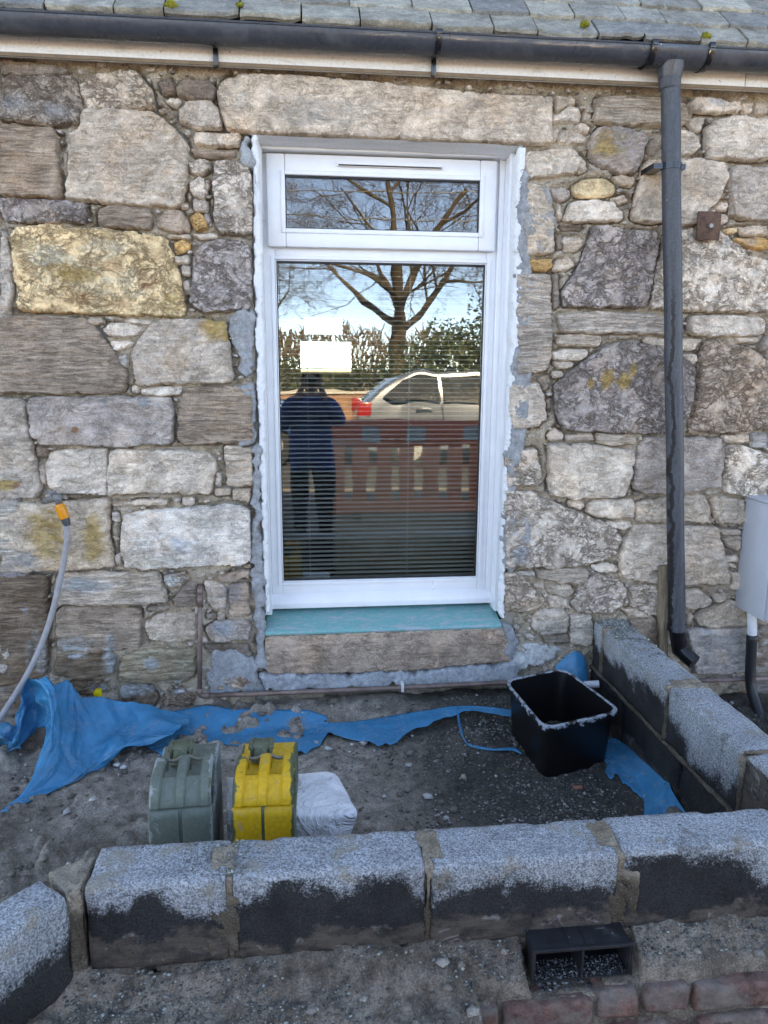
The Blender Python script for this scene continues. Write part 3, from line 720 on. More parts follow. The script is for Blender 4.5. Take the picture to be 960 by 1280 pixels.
M_WPAINT = t.fin(t.mix(t.rmp(n1, .66, .72), t.mul((.74, .75, .75), t.rmp(n2, .3, .7, .9, 1.05)), (.33, .32, .30)), None, t.bump(n1, .4, .006))
band('cement_patch', [(287, 392), (316, 382), (319, 465), (306, 470), (292, 448)], M_PATCH, .031, 's', 1, color=C_CEM)
band('cement_patch', [(293, 483), (318, 480), (320, 555), (300, 560), (290, 520)], M_PATCH, .031, 's', 2, color=C_CEM)
band('cement_strip', [(315, 560), (325, 560), (330, 700), (335, 835), (323, 835), (317, 760), (315, 680)], M_PATCH, .034, 's', 3, color=C_CEM)
band('cement_patch', [(299, 198), (300, 175), (306, 166), (315, 172), (316, 208), (305, 206)], M_PATCH, .038, 's', 4, color=(.42, .44, .44, .1), rnd=.012)
band('cement_strip', [(650, 210), (660, 215), (664, 330), (663, 420), (662, 500), (651, 570), (640, 660), (632, 660), (636, 540), (645, 400)], M_PATCH, .034, 'r', 5, color=C_CEM)
band('cement_patch', [(655, 225), (690, 240), (694, 290), (680, 318), (655, 300)], M_PATCH, .034, 's', 6, color=(.36, .345, .32, .1))
band('cement_patch', [(628, 640), (660, 650), (668, 700), (640, 715), (628, 700)], M_PATCH, .036, 's', 7, color=(.35, .35, .35, .1))
band('sill_stone', [(332, 796), (480, 789), (630, 783), (638, 826), (520, 836), (400, 841), (333, 840)], M_STONE, .040, 'b', 8, color=(.56, .41, .31, .6), amp=.002, stain=True, rs=.6)
band('cement_plinth', [(322, 842), (400, 842), (520, 838), (642, 827), (648, 849), (500, 857), (333, 864)], M_PATCH, .052, 's', 9, color=(.40, .43, .45, .1))
band('cement_patch', [(258, 846), (266, 818), (300, 814), (324, 834), (332, 864), (262, 868)], M_PATCH, .030, 's', 10, color=(.36, .375, .38, .1), rs=.3)
band('cement_patch', [(628, 778), (642, 780), (648, 800), (640, 826), (628, 815)], M_PATCH, .036, 's', 11, color=C_CEM)
band('limewash_patch', [(627, 818), (640, 808), (665, 803), (702, 808), (696, 826), (665, 838), (632, 840)], M_PATCH, .031, 'r', 12, color=C_LIM, amp=.010)
band('paint_edge', [(315, 170), (321, 168), (326, 300), (330, 460), (333, 640), (337, 766), (331, 766), (327, 640), (322, 470), (318, 340), (317, 215)], M_WPAINT, .0275, 's', 15, amp=.0022, rnd=.003, rs=.12)
band('paint_edge', [(648, 182), (658, 184), (656, 260), (653, 330), (647, 440), (640, 560), (633, 690), (630, 775), (625, 768), (630, 640), (639, 440), (645, 300)], M_WPAINT, .0280, 's', 16, amp=.0026, rnd=.003, rs=.12)

# ------------------------------------------------------------------ the window
M_UPVC = mat_plain('white_upvc', (.80, .81, .82), .28, .5, .03, 12, .02, (.45, .43, .40), -.25)
M_RUB = mat_plain('black_gasket', (.02, .02, .022), .5, .4, .1)
def mat_glass():
    t = NT('window_glass')
    t.t.nodes.remove(t.b)
    fr = t.n('ShaderNodeFresnel'); fr.inputs[0].default_value = 1.85
    gl = t.n('ShaderNodeBsdfGlossy'); gl.inputs['Roughness'].default_value = 0.0; gl.inputs['Color'].default_value = (1, 1, 1, 1)
    tr = t.n('ShaderNodeBsdfTransparent'); tr.inputs[0].default_value = (.86, .90, .89, 1)
    w = t.noise(2.6, 2, .5); b = t.bump(w, .06, .02)
    t.l(b, gl.inputs['Normal'])
    mx = t.n('ShaderNodeMixShader'); t.l(fr.outputs[0], mx.inputs[0]); t.l(tr.outputs[0], mx.inputs[1]); t.l(gl.outputs[0], mx.inputs[2])
    t.l(mx.outputs[0], t.out.inputs[0]); return t.m
M_GLASS = mat_glass()
win = thing('window', 'white plastic window with narrow top light and one tall pane in a stone wall', 'window', (0.33, .15, 0))
def wpart(mb, name, mat, parent=win, **k):
    o = mb.build(name, mat, parent, **k)
    if parent is win: o.matrix_parent_inverse = Matrix.Translation((-.33, -.15, 0))
    return o
FL, FR_, FB, FT = -.172, .802, .05, 1.946
GL0, GL1, GB, GT = -.120, .757, .170, 1.537
m = MB()
m.box(FL, GL0-.004, .150, .215, FB, FT); m.box(GL1+.004, FR_, .150, .215, FB, FT)
m.box(GL0-.004, GL1+.004, .151, .215, 1.541, 1.60); m.box(GL0-.004, GL1+.004, .151, .215, 1.90, FT); m.box(GL0-.004, GL1+.004, .150, .215, FB, GB-.004)
fr_ = wpart(m, 'frame', M_UPVC, bevel=.004)
m = MB()   # chamfered glazing beads of the big pane
for a, b, c, d in ((GL0-.004, GL0+.0, GB-.004, GT+.004), (GL1, GL1+.004, GB-.004, GT+.004)): m.box(a, b, .146, .17, c, d)
m.box(GL0, GL1, .146, .17, GT, GT+.004); m.box(GL0, GL1, .146, .17, GB-.004, GB)
m.box(GL0-.022, GL0-.006, .143, .149, GB-.02, GT+.02); m.box(GL1+.006, GL1+.022, .143, .149, GB-.02, GT+.02)
m.box(GL0-.006, GL1+.006, .143, .149, GT+.006, GT+.02); m.box(GL0-.006, GL1+.006, .143, .149, GB-.02, GB-.006)
wpart(m, 'glazing_bead', M_UPVC, bevel=.002)
TL0, TL1, TB, TT = -.077, .717, 1.659, 1.861
S0, S1, SB, ST = -.150, .787, 1.588, 1.940
m = MB()
m.box(S0, TL0, .118, .149, SB, ST); m.box(TL1, S1, .118, .149, SB, ST); m.box(TL0, TL1, .1181, .149, SB, TB); m.box(TL0, TL1, .1181, .149, TT, ST)
wpart(m, 'top_sash', M_UPVC, bevel=.006)
m = MB()
for a, b, c, d in ((TL0-.018, TL0, TB-.018, TT+.018), (TL1, TL1+.018, TB-.018, TT+.018)): m.box(a, b, .113, .12, c, d)
m.box(TL0, TL1, .113, .12, TB-.018, TB); m.box(TL0, TL1, .113, .12, TT, TT+.018)
wpart(m, 'glazing_bead', M_UPVC, bevel=.003)
m = MB(); e = .004
for (a, b, c, d, yy) in ((GL0, GL1, GB, GT, .156), (TL0, TL1, TB, TT, .124)):
    m.box(a, a+e, yy, yy+.012, c, d); m.box(b-e, b, yy, yy+.012, c, d); m.box(a+e, b-e, yy, yy+.012, c, c+e); m.box(a+e, b-e, yy, yy+.012, d-e*1.6, d)
wpart(m, 'gasket', M_RUB)
m = MB(); m.box(GL0+.001, GL1-.001, .164, .172, GB+.001, GT-.001)
g1 = wpart(m, 'pane', M_GLASS)
m = MB(); m.box(TL0+.001, TL1-.001, .132, .140, TB+.001, TT-.001); wpart(m, 'pane', M_GLASS)
m = MB()   # outer trim on the right jamb and the head
xr0, xr1 = at(628, 480, y=.062)[0], at(640, 480, y=.062)[0]; zh = at(485, 191, y=.09)[2]
m.box(xr0, xr1+.03, .062, .215, FB-.02, 1.99); m.box(FR_, xr0, .135, .215, FB, FT+.02); m.box(FL-.03, xr0, .090, .215, zh, 1.99); m.box(FL-.05, FL, .10, .215, FB-.02, 1.99)
wpart(m, 'frame_trim', M_UPVC, bevel=.002)
m = MB(); m.box(.135, .555, .100, .1175, 1.902, 1.912); m.box(.130, .56, .108, .1176, 1.896, 1.918)
v = wpart(m, 'trickle_vent', M_UPVC, bevel=.002)
m = MB(); m.box(.137, .553, .1005, .117, 1.899, 1.9015); wpart(m, 'vent_slot', M_RUB, v)
m = MB(); m.add([(FL-.004, .12, .075), (FR_+.044, .12, .075), (FR_+.044, .149, .115), (FL-.004, .149, .115), (FL-.004, .12, .05), (FR_+.044, .12, .05), (FR_+.044, .149, .05), (FL-.004, .149, .05)],
      [(0, 1, 2, 3), (4, 5, 1, 0), (1, 5, 6, 2), (4, 0, 3, 7), (3, 2, 6, 7), (7, 6, 5, 4)])
wpart(m, 'sill_nose', M_UPVC, bevel=.003)
m = MB()
for x, z in ((FL+.006, 1.72), (FR_+.012, 1.74)):
    m.tube([(x, .148, z-.03), (x, .148, z+.03)], .006, 8)
wpart(m, 'hinge', M_UPVC, smooth=True)
# plastered reveals
def reveal(l0, l1, y0=-.002, y1=.152, n=40):
    V = []; Fc = []
    for i in range(n+1):
        u = i/n
        a = at(l0[0]+(l0[2]-l0[0])*u, l0[1]+(l0[3]-l0[1])*u, y=y0); b = at(l1[0]+(l1[2]-l1[0])*u, l1[1]+(l1[3]-l1[1])*u, y=y1)
        for j in range(9):
            p = a+(b-a)*j/8
            w = .0022*vnoise(i*.45+l0[0], j*.7+l0[1], 3)
            V.append((p[0]+w, p[1], p[2]+w))
    for i in range(n):
        for j in range(8): Fc.append((i*9+j, i*9+j+1, (i+1)*9+j+1, (i+1)*9+j))
    return V, Fc
m = MB(); m.add(*reveal((316, 168, 333, 768), (327, 184, 336, 764), y1=.09)); m.add(*reveal((653, 181, 628, 768), (641, 198, 624, 762), y1=.06))
m.add(*reveal((313, 168, 655, 182), (324, 181, 643, 195), y1=.08))
wr_ = m.build('plaster_reveal', M_WPAINT, wall, smooth=True)
# teal painted sill
t = NT('teal_paint', .5, .4)
n1 = t.noise(14, 7, .75, t.co((1, 4, 4)), dist=.8); n2 = t.noise(80, 4, .7)
col = t.mul((.12, .37, .36), t.rmp(n2, .3, .7, .9, 1.1))
M_TEAL = t.fin(t.mix(t.rmp(n1, .50, .60, 0, .8), col, (.40, .40, .44)), t.rmp(n1, .55, .65, .45, .85), t.bump(n1, .3, .004))
m = MB(); xs0, xs1 = at(333, 790, y=0)[0]-.004, at(625, 778, y=0)[0]+.004
pr = [(.20, .049), (.02, .004), (-.012, -.006), (-.016, -.014), (-.014, -.024), (.20, -.024)]
m.add([(x, y, z) for x in (xs0, xs1) for y, z in pr], [tuple(range(5, -1, -1)), tuple(range(6, 12))] + [(i, (i+1) % 6, 6+(i+1) % 6, 6+i) for i in range(6)])
m.build('painted_sill', M_TEAL, wall, bevel=.003)

# ------------------------------------------------------------------ blind and the room behind
M_SLAT = mat_plain('blind_slat_grey', (.78, .78, .75), .45, .4, .05)
bl = thing('venetian_blind', 'open horizontal slat blind hanging behind the tall window pane', 'blind', (.33, .25, 1.55))
inv = Matrix.Translation((-.33, -.25, -1.55))
V = []; Fc = []
for i, x in enumerate((GL0-.03, GL1+.03)):
    for j in range(5):
        y = -.0125+.025*j/4; V.append((x-.33, y, .0022*(1-(y/.0125)**2)))
Fc = [(j, j+1, 6+j, 5+j) for j in range(4)]
b0 = len(V)
V += [(x, y, z-.0006) for x, y, z in V]; Fc += [(10+j, 15+j, 16+j, 11+j) for j in range(4)]
slat_me = new_mesh('slat', V, Fc, False); slat_me.materials.append(M_SLAT)
pitch_ = .0206; zz = .135; k = 0
while zz < 1.60:
    o = bpy.data.objects.new('slat', slat_me); COL.objects.link(o); o.parent = bl; o.matrix_parent_inverse = Matrix.Identity(4)
    o.location = (random.uniform(-.001, .001), 0, zz-1.55); o.rotation_euler = (R(9+random.uniform(-2, 2)), 0, R(random.uniform(-.15, .15)))
    zz += pitch_; k += 1
m = MB(); m.box(GL0-.03-.33, GL1+.03-.33, -.014, .014, .12-1.55-.012, .12-1.55); m.build('bottom_rail', M_SLAT, bl)
m = MB()
for x in (.0, .45):
    for y in (-.0135, .0135): m.box(x-.33-.0008, x-.33+.0008, y-.0008, y+.0008, .12-1.55, .05)
m.build('ladder_cord', M_SLAT, bl)

M_ROOM = mat_plain('room_plaster', (.42, .39, .33), .9, .1)
M_FLOOR = mat_plain('room_carpet', (.10, .085, .07), .95, .1)
M_HARL = mat_plain('harled_wall', (.42, .40, .37), .95, .1, .1, 20, .5)
cot = thing('cottage', 'rest of the low stone cottage behind the front wall', 'house', (.5, 2.7, -.4))
ci = Matrix.Translation((-.5, -2.7, .4))
def cpart(mb, name, mat, **k):
    o = mb.build(name, mat, cot, **k); o.matrix_parent_inverse = ci; return o
w0, w1 = at(372, 392, y=4.2), at(442, 468, y=4.2); k0, k1 = at(380, 397, y=4.25), at(428, 418, y=4.25); k2 = at(374, 427, y=4.25)
WX0, WX1, WZ1, WZ0 = w0[0], w1[0], w0[2], w1[2]
m = MB()
m.box(-4.2, OPEN_L-.02, .05, .34, -.6, 2.3); m.box(OPEN_R+.02, 5.2, .05, .34, -.6, 2.3); m.box(OPEN_L-.02, OPEN_R+.02, .218, .34, 1.97, 2.3); m.box(OPEN_L-.02, OPEN_R+.02, .218, .34, -.6, .05)
cpart(m, 'inner_wall', M_ROOM)
m = MB(); m.box(-4.2, -2.3, -.01, .05, -.6, 2.26); m.box(3.4, 5.2, -.01, .05, -.6, 2.26); m.box(-4.2, -3.9, .34, 5.4, -.6, 2.3); m.box(4.9, 5.2, .34, 5.4, -.6, 2.3)
m.box(-3.9, WX0, 4.2, 4.45, -.6, 2.3); m.box(WX1, 4.9, 4.2, 4.45, -.6, 2.3); m.box(WX0, WX1, 4.2, 4.45, -.6, WZ0); m.box(WX0, WX1, 4.2, 4.45, WZ1, 2.3)
m.box(-4.2, 5.2, 5.1, 5.4, -.6, -.2)
cpart(m, 'outer_wall', M_HARL)
m = MB(); m.box(-1.6, -1.5, .34, 4.2, -.4, 2.2); m.box(2.6, 2.7, .34, 4.2, -.4, 2.2); m.box(-1.5, 2.6, .34, 4.2, 2.2, 2.3); cpart(m, 'partition', M_ROOM)
m = MB(); m.box(-3.9, 4.9, .34, 4.2, -.5, -.4); cpart(m, 'room_floor', M_FLOOR)
m = MB(); d = .02
m.box(WX0, k0[0], 4.22, 4.28, k1[2]-.03, WZ1); m.box(k1[0], WX1, 4.22, 4.28, k1[2]-.03, WZ1); m.box(k0[0], k1[0], 4.22, 4.28, k0[2], WZ1); m.box(WX0, WX1, 4.221, 4.281, k2[2], k1[2])
m.box(WX0, WX0+d, 4.22, 4.28, WZ0, k2[2]); m.box(WX1-d, WX1, 4.22, 4.28, WZ0, k2[2]); m.box(WX0+d, WX1-d, 4.22, 4.28, WZ0, WZ0+d)
cpart(m, 'back_window_frame', mat_plain('dim_frame', (.55, .54, .46), .6, .3))
t = NT('window_dimmer'); t.t.nodes.remove(t.b); tr = t.n('ShaderNodeBsdfTransparent'); tr.inputs[0].default_value = (.75, .75, .70, 1); t.l(tr.outputs[0], t.out.inputs[0])
m = MB(); m.box(WX0+.001, WX1-.001, 4.30, 4.302, WZ0+.001, WZ1-.001); cpart(m, 'back_window_dimmer', t.m)  # added tinted see-through sheet that dims the bright back window
cb = thing('cabinet', 'tan wooden cabinet back seen dimly through the lower blind', 'cabinet', (.6, .5, -.4))
a0 = at(419, 561, y=.42); m = MB(); m.box(a0[0]-.6, 1.6-.6, -.08, .32, 0, a0[2]+.4-.02); m.build('carcass', mat_plain('tan_wood', (.36, .28, .19), .6, .3, .12, 8, .05), cb, bevel=.004)
m = MB(); m.box(a0[0]-.61, 1.61-.6, -.09, .33, a0[2]+.4-.02, a0[2]+.4); m.build('top', mat_plain('pale_wood', (.55, .42, .27), .5, .3, .1), cb, bevel=.003)

# ------------------------------------------------------------------ roof, fascia, gutter
t = NT('slate', .62, .35); oi = t.n('ShaderNodeObjectInfo').outputs['Color']
n0_ = t.noise(6, 4, .6); n1 = t.noise(18, 6, .7, t.co((1, 1, 2.5)), dist=.6); n2 = t.noise(120, 4, .7); lich = t.noise(26, 6, .75, dist=.5)
c = t.mul(oi, t.rmp(n1, .3, .7, .66, 1.28)); c = t.mul(c, t.rmp(n2, .3, .7, .78, 1.2)); c = t.mul(c, t.rmp(n0_, .35, .65, .8, 1.15))
c = t.mix(t.rmp(lich, .58, .66, 0, .6), c, (.40, .39, .31))
M_SLATE = t.fin(c, None, t.bump(t.math('ADD', n1, t.math('MULTIPLY', n2, .4)), .7, .008))
M_MOSS = mat_plain('moss', (.20, .19, .03), .95, .1, .4, 60, .8)
EZ = at(480, 90.5, y=-.045)[2]                      # lower edge of the fascia
GZ = at(480, 37, y=-.162)[2]                        # gutter rim
PIT = R(46); RY0, RZ0 = -.115, GZ+.028
ca, sa = math.cos(PIT), math.sin(PIT)
roof = thing('slate_roof', 'grey slate roof with thick rough edged slates above the gutter', 'roof', (.3, 0, RZ0))
ri = Matrix.Translation((-.3, 0, -RZ0))
def slate(u0, u1, v0, ln, seed, th=.023):
    rr = random.Random(seed); n = 9; V = []; Fc = []
    lift0 = .029+rr.uniform(-.003, .004); sk = rr.uniform(-.006, .006)
    def P(u, v, h):
        return (u, RY0+v*ca-h*sa, RZ0+v*sa+h*ca)
    tk = th*rr.uniform(.75, 1.3)
    for i in range(n+1):
        u = u0+(u1-u0)*i/n
        e = v0 + sk*(i/n-.5) + .007*vnoise(u*38, seed, 4) + .005*vnoise(u*110, seed, 5) + .010*((abs(i/n-.5)*2)**6)*rr.uniform(.2, 1.4)
        wob = .003*vnoise(u*22, seed*1.7, 6)
        V += [P(u, e, lift0-tk+wob), P(u, e-.003, lift0-tk*.45+wob), P(u, e+.004, lift0+wob), P(u, v0+ln*.5, lift0-.011+wob*.6), P(u, v0+ln, .002)]
    for i in range(n):
        for j in range(4): Fc.append((i*5+j, (i+1)*5+j, (i+1)*5+j+1, i*5+j+1))
    Fc.append((0, 1, 2, 3, 4)); b = n*5; Fc.append((b+4, b+3, b+2, b+1, b))
    return V, Fc
EXP = .128
rr = random.Random(12)
for r in range(7):
    u = -1.62 - rr.uniform(0, .2)
    while u < 2.7:
        w = rr.uniform(.16, .26)
        V, Fc = slate(u+.003, u+w-.003, -.03+r*EXP+rr.uniform(-.006, .006), .34, int(rr.random()*1e5))
        g = rr.uniform(.78, 1.15); hue = rr.choice([(.26, .24, .195), (.29, .265, .21), (.235, .22, .19), (.32, .29, .225)])
        me = new_mesh('slate', V, Fc); me.set_sharp_from_angle(angle=R(40))
        o = link('slate', me, M_SLATE, roof, (hue[0]*g, hue[1]*g, hue[2]*g, 1)); o.matrix_parent_inverse = ri
        u += w
m = MB(); rowl = 4.05
for r in range(34):
    for s in range(36):
        u = -4.4+s*.275+(r % 2)*.13+rr.uniform(-.02, .02); v = -.03+r*EXP
        if r < 7 and -1.95 < u < 2.6: continue
        V, Fc = [], []
        def P(u, v, h): return (u, RY0+v*ca-h*sa, RZ0+v*sa+h*ca)
        m.add([P(u, v, .008), P(u+.268, v, .008), P(u+.268, v, .022), P(u, v, .022), P(u, v+.3, .003), P(u+.268, v+.3, .003)], [(0, 1, 2, 3), (3, 2, 5, 4), (0, 3, 4), (1, 5, 2)])
o = m.build('far_slates', M_SLATE, roof, color=(.2, .2, .19, 1)); o.matrix_parent_inverse = ri; o['kind'] = 'stuff'
m = MB(); ridge_y = RY0+34*EXP*ca; ridge_z = RZ0+34*EXP*sa
m.add([(-4.45, RY0, RZ0-.02), (5.45, RY0, RZ0-.02), (5.45, ridge_y, ridge_z-.02), (-4.45, ridge_y, ridge_z-.02), (5.45, 2*ridge_y+.1, RZ0-.02), (-4.45, 2*ridge_y+.1, RZ0-.02)],
      [(0, 1, 2, 3), (3, 2, 4, 5), (0, 3, 5), (1, 4, 2), (0, 5, 4, 1)])
o = m.build('roof_boards', mat_plain('roof_underlay', (.06, .055, .05), .9, .1), roof); o.matrix_parent_inverse = ri
for qx, qy, s in ((213, 8, .02), (731, 30, .013), (882, 46, .016), (677, 42, .012), (300, 6, .01)):
    p = at(qx, qy, y=RY0-.02)
    bm = bmesh.new(); bmesh.ops.create_icosphere(bm, subdivisions=3, radius=1)
    for v in bm.verts:
        k = 1+.45*vnoise(v.co.x*2.4+qx, v.co.y*2.4+v.co.z*2, 3); v.co = Vector((v.co.x*s*1.1*k, v.co.y*s*k, v.co.z*s*.8*k))
    me = bpy.data.meshes.new('moss'); bm.to_mesh(me); bm.free(); me.polygons.foreach_set('use_smooth', np.ones(len(me.polygons), bool))
    o = link('moss', me, M_MOSS, roof); o.matrix_parent_inverse = ri @ Matrix.Translation(p)
t = NT('fascia_paint', .6, .3)
n1 = t.noise(5, 6, .7, t.co((1, 1, 6)), dist=.5); n2 = t.noise(90, 4, .7)
c = t.mul((.86, .84, .80), t.rmp(n2, .3, .7, .9, 1.06)); c = t.mix(t.rmp(n1, .54, .78, 0, .6), c, (.36, .33, .30)); c = t.mix(t.rmp(t.noise(40, 6, .75), .64, .68, 0, .8), c, (.12, .10, .09))
M_FASC = t.fin(c, None, t.bump(n1, .15, .004))
fas = thing('fascia_board', 'cream painted timber fascia board under the black gutter', 'board', (.3, -.03, EZ))
m = MB(); jx = at(932, 100, y=-.045)[0]
m.box(-4.45, jx-.002, -.045, -.02, EZ, GZ+.03); m.box(jx+.002, 5.45, -.045, -.02, EZ, GZ+.03)
o = m.build('board', M_FASC, fas, bevel=.002); o.matrix_parent_inverse = Matrix.Translation((-.3, .03, -EZ))
m = MB(); m.box(-4.45, 5.45, -.05, -.0455, EZ-.004, EZ+.008); o = m.build('drip_edge', mat_plain('bare_timber', (.24, .17, .11), .8, .2), fas); o.matrix_parent_inverse = Matrix.Translation((-.3, .03, -EZ))
t = NT('black_pvc', .33, .5)
n1 = t.noise(7, 6, .7, t.co((1, 1, .35)), dist=.6); n2 = t.noise(70, 5, .7); dr = t.rmp(n1, .52, .68)
c = t.mix(t.math('MULTIPLY', dr, .5), t.mul((.044, .050, .061), t.rmp(n2, .3, .7, .85, 1.3)), (.10, .11, .12)); c = t.mix(t.rmp(t.noise(55, 3, .6), .73, .76), c, (.45, .45, .43))
M_PVC = t.fin(c, t.rmp(n1, .35, .7, .25, .6), t.bump(n2, .06, .003))
M_PVCG = mat_plain('gloss_black', (.012, .012, .014), .2, .6, .3, 20, .15)
GY, GR = -.107, .056
def arc(x, r, a0=180, a1=360, n=20, yc=GY, zc=None):
    zc = GZ if zc is None else zc
    return [(x, yc+r*math.cos(R(a0+(a1-a0)*i/n)), zc+r*math.sin(R(a0+(a1-a0)*i/n))) for i in range(n+1)]
def half_pipe(x0, x1, r, th, n=20, m=None, a0=180, a1=360):
    m = m or MB(); V = []; Fc = []
    for x in (x0, x1): V += arc(x, r, a0, a1, n) + arc(x, r-th, a0, a1, n)[::-1]
    k = 2*(n+1)
    for i in range(k): Fc.append((i, (i+1) % k, k+(i+1) % k, k+i))
    for i in range(n): Fc.append((i, k-1-i, k-2-i, i+1)); Fc.append((k+i, k+i+1, 2*k-2-i, 2*k-1-i))
    return m.add(V, Fc)
gut = thing('rain_gutter', 'dark grey half round plastic gutter running under the slates', 'gutter', (.3, GY, GZ))
gi = Matrix.Translation((-.3, -GY, -GZ))
m = half_pipe(-4.4, 5.4, GR, .003, 28); m.tube([(-4.4, GY-GR, GZ), (5.4, GY-GR, GZ)], .0045, 8)
o = m.build('trough', M_PVC, gut, angle=R(40)); o.matrix_parent_inverse = gi
def gx_(q): return at(q, 80, y=GY)[0]
for q, full in ((268, 0), (545, 1)):
    x = gx_(q); m = MB()
    if full: half_pipe(x-.011, x+.011, GR+.006, .005, 20, m); m.box(x-.012, x+.012, GY-GR-.009, GY-GR+.004, GZ-.006, GZ+.010)
    else: half_pipe(x-.012, x+.012, GR+.004, .004, 20, m, 250, 360)
    m.box(x-.009, x+.009, -.062, -.046, GZ-.105, GZ+.0); o = m.build('bracket', M_PVCG, gut, bevel=.0015); o.matrix_parent_inverse = gi
x0, x1 = gx_(806), gx_(880)
m = half_pipe(x0, x1, GR+.006, .004, 24); cx = at(838, 85, y=GY)[0]; m.tube([(cx, GY, GZ-.045), (cx, GY, GZ-.095)], [.052, .042], 24)
o = m.build('outlet', M_PVC, gut, angle=R(40)); o.matrix_parent_inverse = gi
for x in (x0+.006, x1-.006):
    m = MB(); half_pipe(x-.012, x+.012, GR+.010, .006, 20, m); m.box(x-.011, x+.011, GY-GR-.014, GY-GR+.004, GZ-.008, GZ+.012)
    o = m.build('union_strap', M_PVCG, gut, bevel=.0015); o.matrix_parent_inverse = gi
# white bird dropping / lime on the bracket top is on the photo; a small chip of mortar on the rim
# downpipe
pt = Vector((cx, GY, GZ-.07)); pb = Vector(at(846, 782, y=-.085))
dp = thing('downpipe', 'dark grey leaning plastic downpipe with a drip streak down its side', 'pipe', pb)
di = Matrix.Translation(-pb)
t = NT('grey_pvc_pipe', .45, .45)
n1 = t.noise(9, 7, .7, t.co((6, 6, .5)), dist=.7); n2 = t.noise(90, 5, .7)
c = t.mix(t.rmp(n1, .35, .68), (.040, .045, .053), (.080, .088, .10)); c = t.mul(c, t.rmp(n2, .3, .7, .8, 1.2))
X_ = t.xyz()
strk = t.noise(4.5, 5, .7, t.co((1, 1, 1.6))); sx = t.math('ADD', X_[0], t.math('MULTIPLY', X_[2], .0885)); w_ = t.math('ABSOLUTE', t.math('SUBTRACT', t.math('ADD', sx, t.math('MULTIPLY', t.math('SUBTRACT', strk, .5), .06)), 1.580))
c = t.mix(t.math('MULTIPLY', t.rmp(w_, .0045, .0065, 1, 0), t.rmp(X_[2], 1.5, 1.3)), c, (.008, .008, .009))
c = t.mix(t.rmp(t.noise(22, 3, .6), .70, .73, 0, .9), c, (.34, .36, .37))
M_PIPE = t.fin(c, t.rmp(n1, .3, .7, .35, .65), t.bump(n2, .1, .003))
pts = [pt.lerp(pb, i/24)+Vector((.0010*math.sin(i*.9), 0, 0)) for i in range(25)]
m = MB().tube(pts, .036, 28); o = m.build('pipe', M_PIPE, dp, angle=R(40)); o.matrix_parent_inverse = di
m = MB().tube([pt+Vector((0, 0, .005)), pt+Vector((.003, .0, -.055)), pt+Vector((.003, .0, -.062))], [.041, .040, .037], 28); o = m.build('socket', M_PIPE, dp, angle=R(40)); o.matrix_parent_inverse = di
m = MB().tube([pb+Vector((0, 0, .01)), pb+Vector((.002, 0, -.02)), pb+Vector((.002, 0, -.021))], [.040, .0405, .036], 28)
o = m.build('joint_ring', M_PIPE, dp, angle=R(40)); o.matrix_parent_inverse = di
s1 = pb+Vector((.004, 0, -.02)); s2 = Vector(at(850, 812, y=-.09)); s3 = Vector(at(868, 828, y=-.15))
m = MB().tube([s1, s1.lerp(s2, .6), s2, s2.lerp(s3, .5), s3], [.036, .036, .037, .035, .034], 24); o = m.build('shoe', M_PVCG, dp, angle=R(40)); o.matrix_parent_inverse = di
pc = pt.lerp(pb, (198-95)/(782-95.)); m = MB()
m.tube([pc+Vector((0, 0, -.012)), pc+Vector((0, 0, .012))], .0385, 28); m.box(pc.x-.075, pc.x-.03, pc.y-.008, .0, pc.z-.010, pc.z+.010); m.box(pc.x+.03, pc.x+.055, pc.y-.008, .0, pc.z-.010, pc.z+.010)
o = m.build('clip', M_PVCG, dp, angle=R(40)); o.matrix_parent_inverse = di
# ------------------------------------------------------------------ ground
def sheet(name, x0, x1, y0, y1, step, fn, mat, kind='structure', parent=None):
    gx = np.arange(x0, x1+step/2, step); gy = np.arange(y0, y1+step/2, step)
    X, Y = np.meshgrid(gx, gy); Z = fn(X, Y); n0, n1 = X.shape; idx = np.arange(n0*n1).reshape(n0, n1)
    Q = np.stack([idx[:-1, :-1], idx[:-1, 1:], idx[1:, 1:], idx[1:, :-1]], -1).reshape(-1, 4)
    o = link(name, new_mesh(name, np.stack([X.ravel(), Y.ravel(), Z.ravel()], 1), Q), mat, parent); o['kind'] = kind; return o
t = NT('wet_mud', .9, .25)
n0_ = t.noise(3.2, 5, .6, dist=.4); n1 = t.noise(22, 7, .7); n2 = t.noise(160, 5, .75); X_ = t.xyz()
c = t.mix(t.rmp(n0_, .38, .62), (.25, .21, .17), (.42, .37, .31)); c = t.mix(t.rmp(t.math('ADD', X_[0], t.math('MULTIPLY', n0_, .8)), .55, 1.05), c, (.085, .078, .066))
c = t.mul(c, t.rmp(n1, .3, .7, .6, 1.25)); c = t.mul(c, t.rmp(n2, .3, .7, .55, 1.4)); c = t.mix(t.rmp(t.noise(75, 4, .7, t.co(1., (1, 0, 2))), .64, .70, 0, .75), c, (.34, .31, .27))
M_MUD = t.fin(c, t.rmp(n0_, .3, .6, .55, .95), t.bump(t.math('ADD', n1, t.math('MULTIPLY', n2, .6)), .9, .012))
def mud_lo(X, Y):
    z = -.405 + .020*fbm(X*2.2, Y*2.2, 31, 3) + .010*fbm(X*9, Y*9, 32, 1) + .035*sstep(-.35, -.9, X)*sstep(-.2, -.8, Y) + .075*sstep(-.20, -.03, Y)
    return z
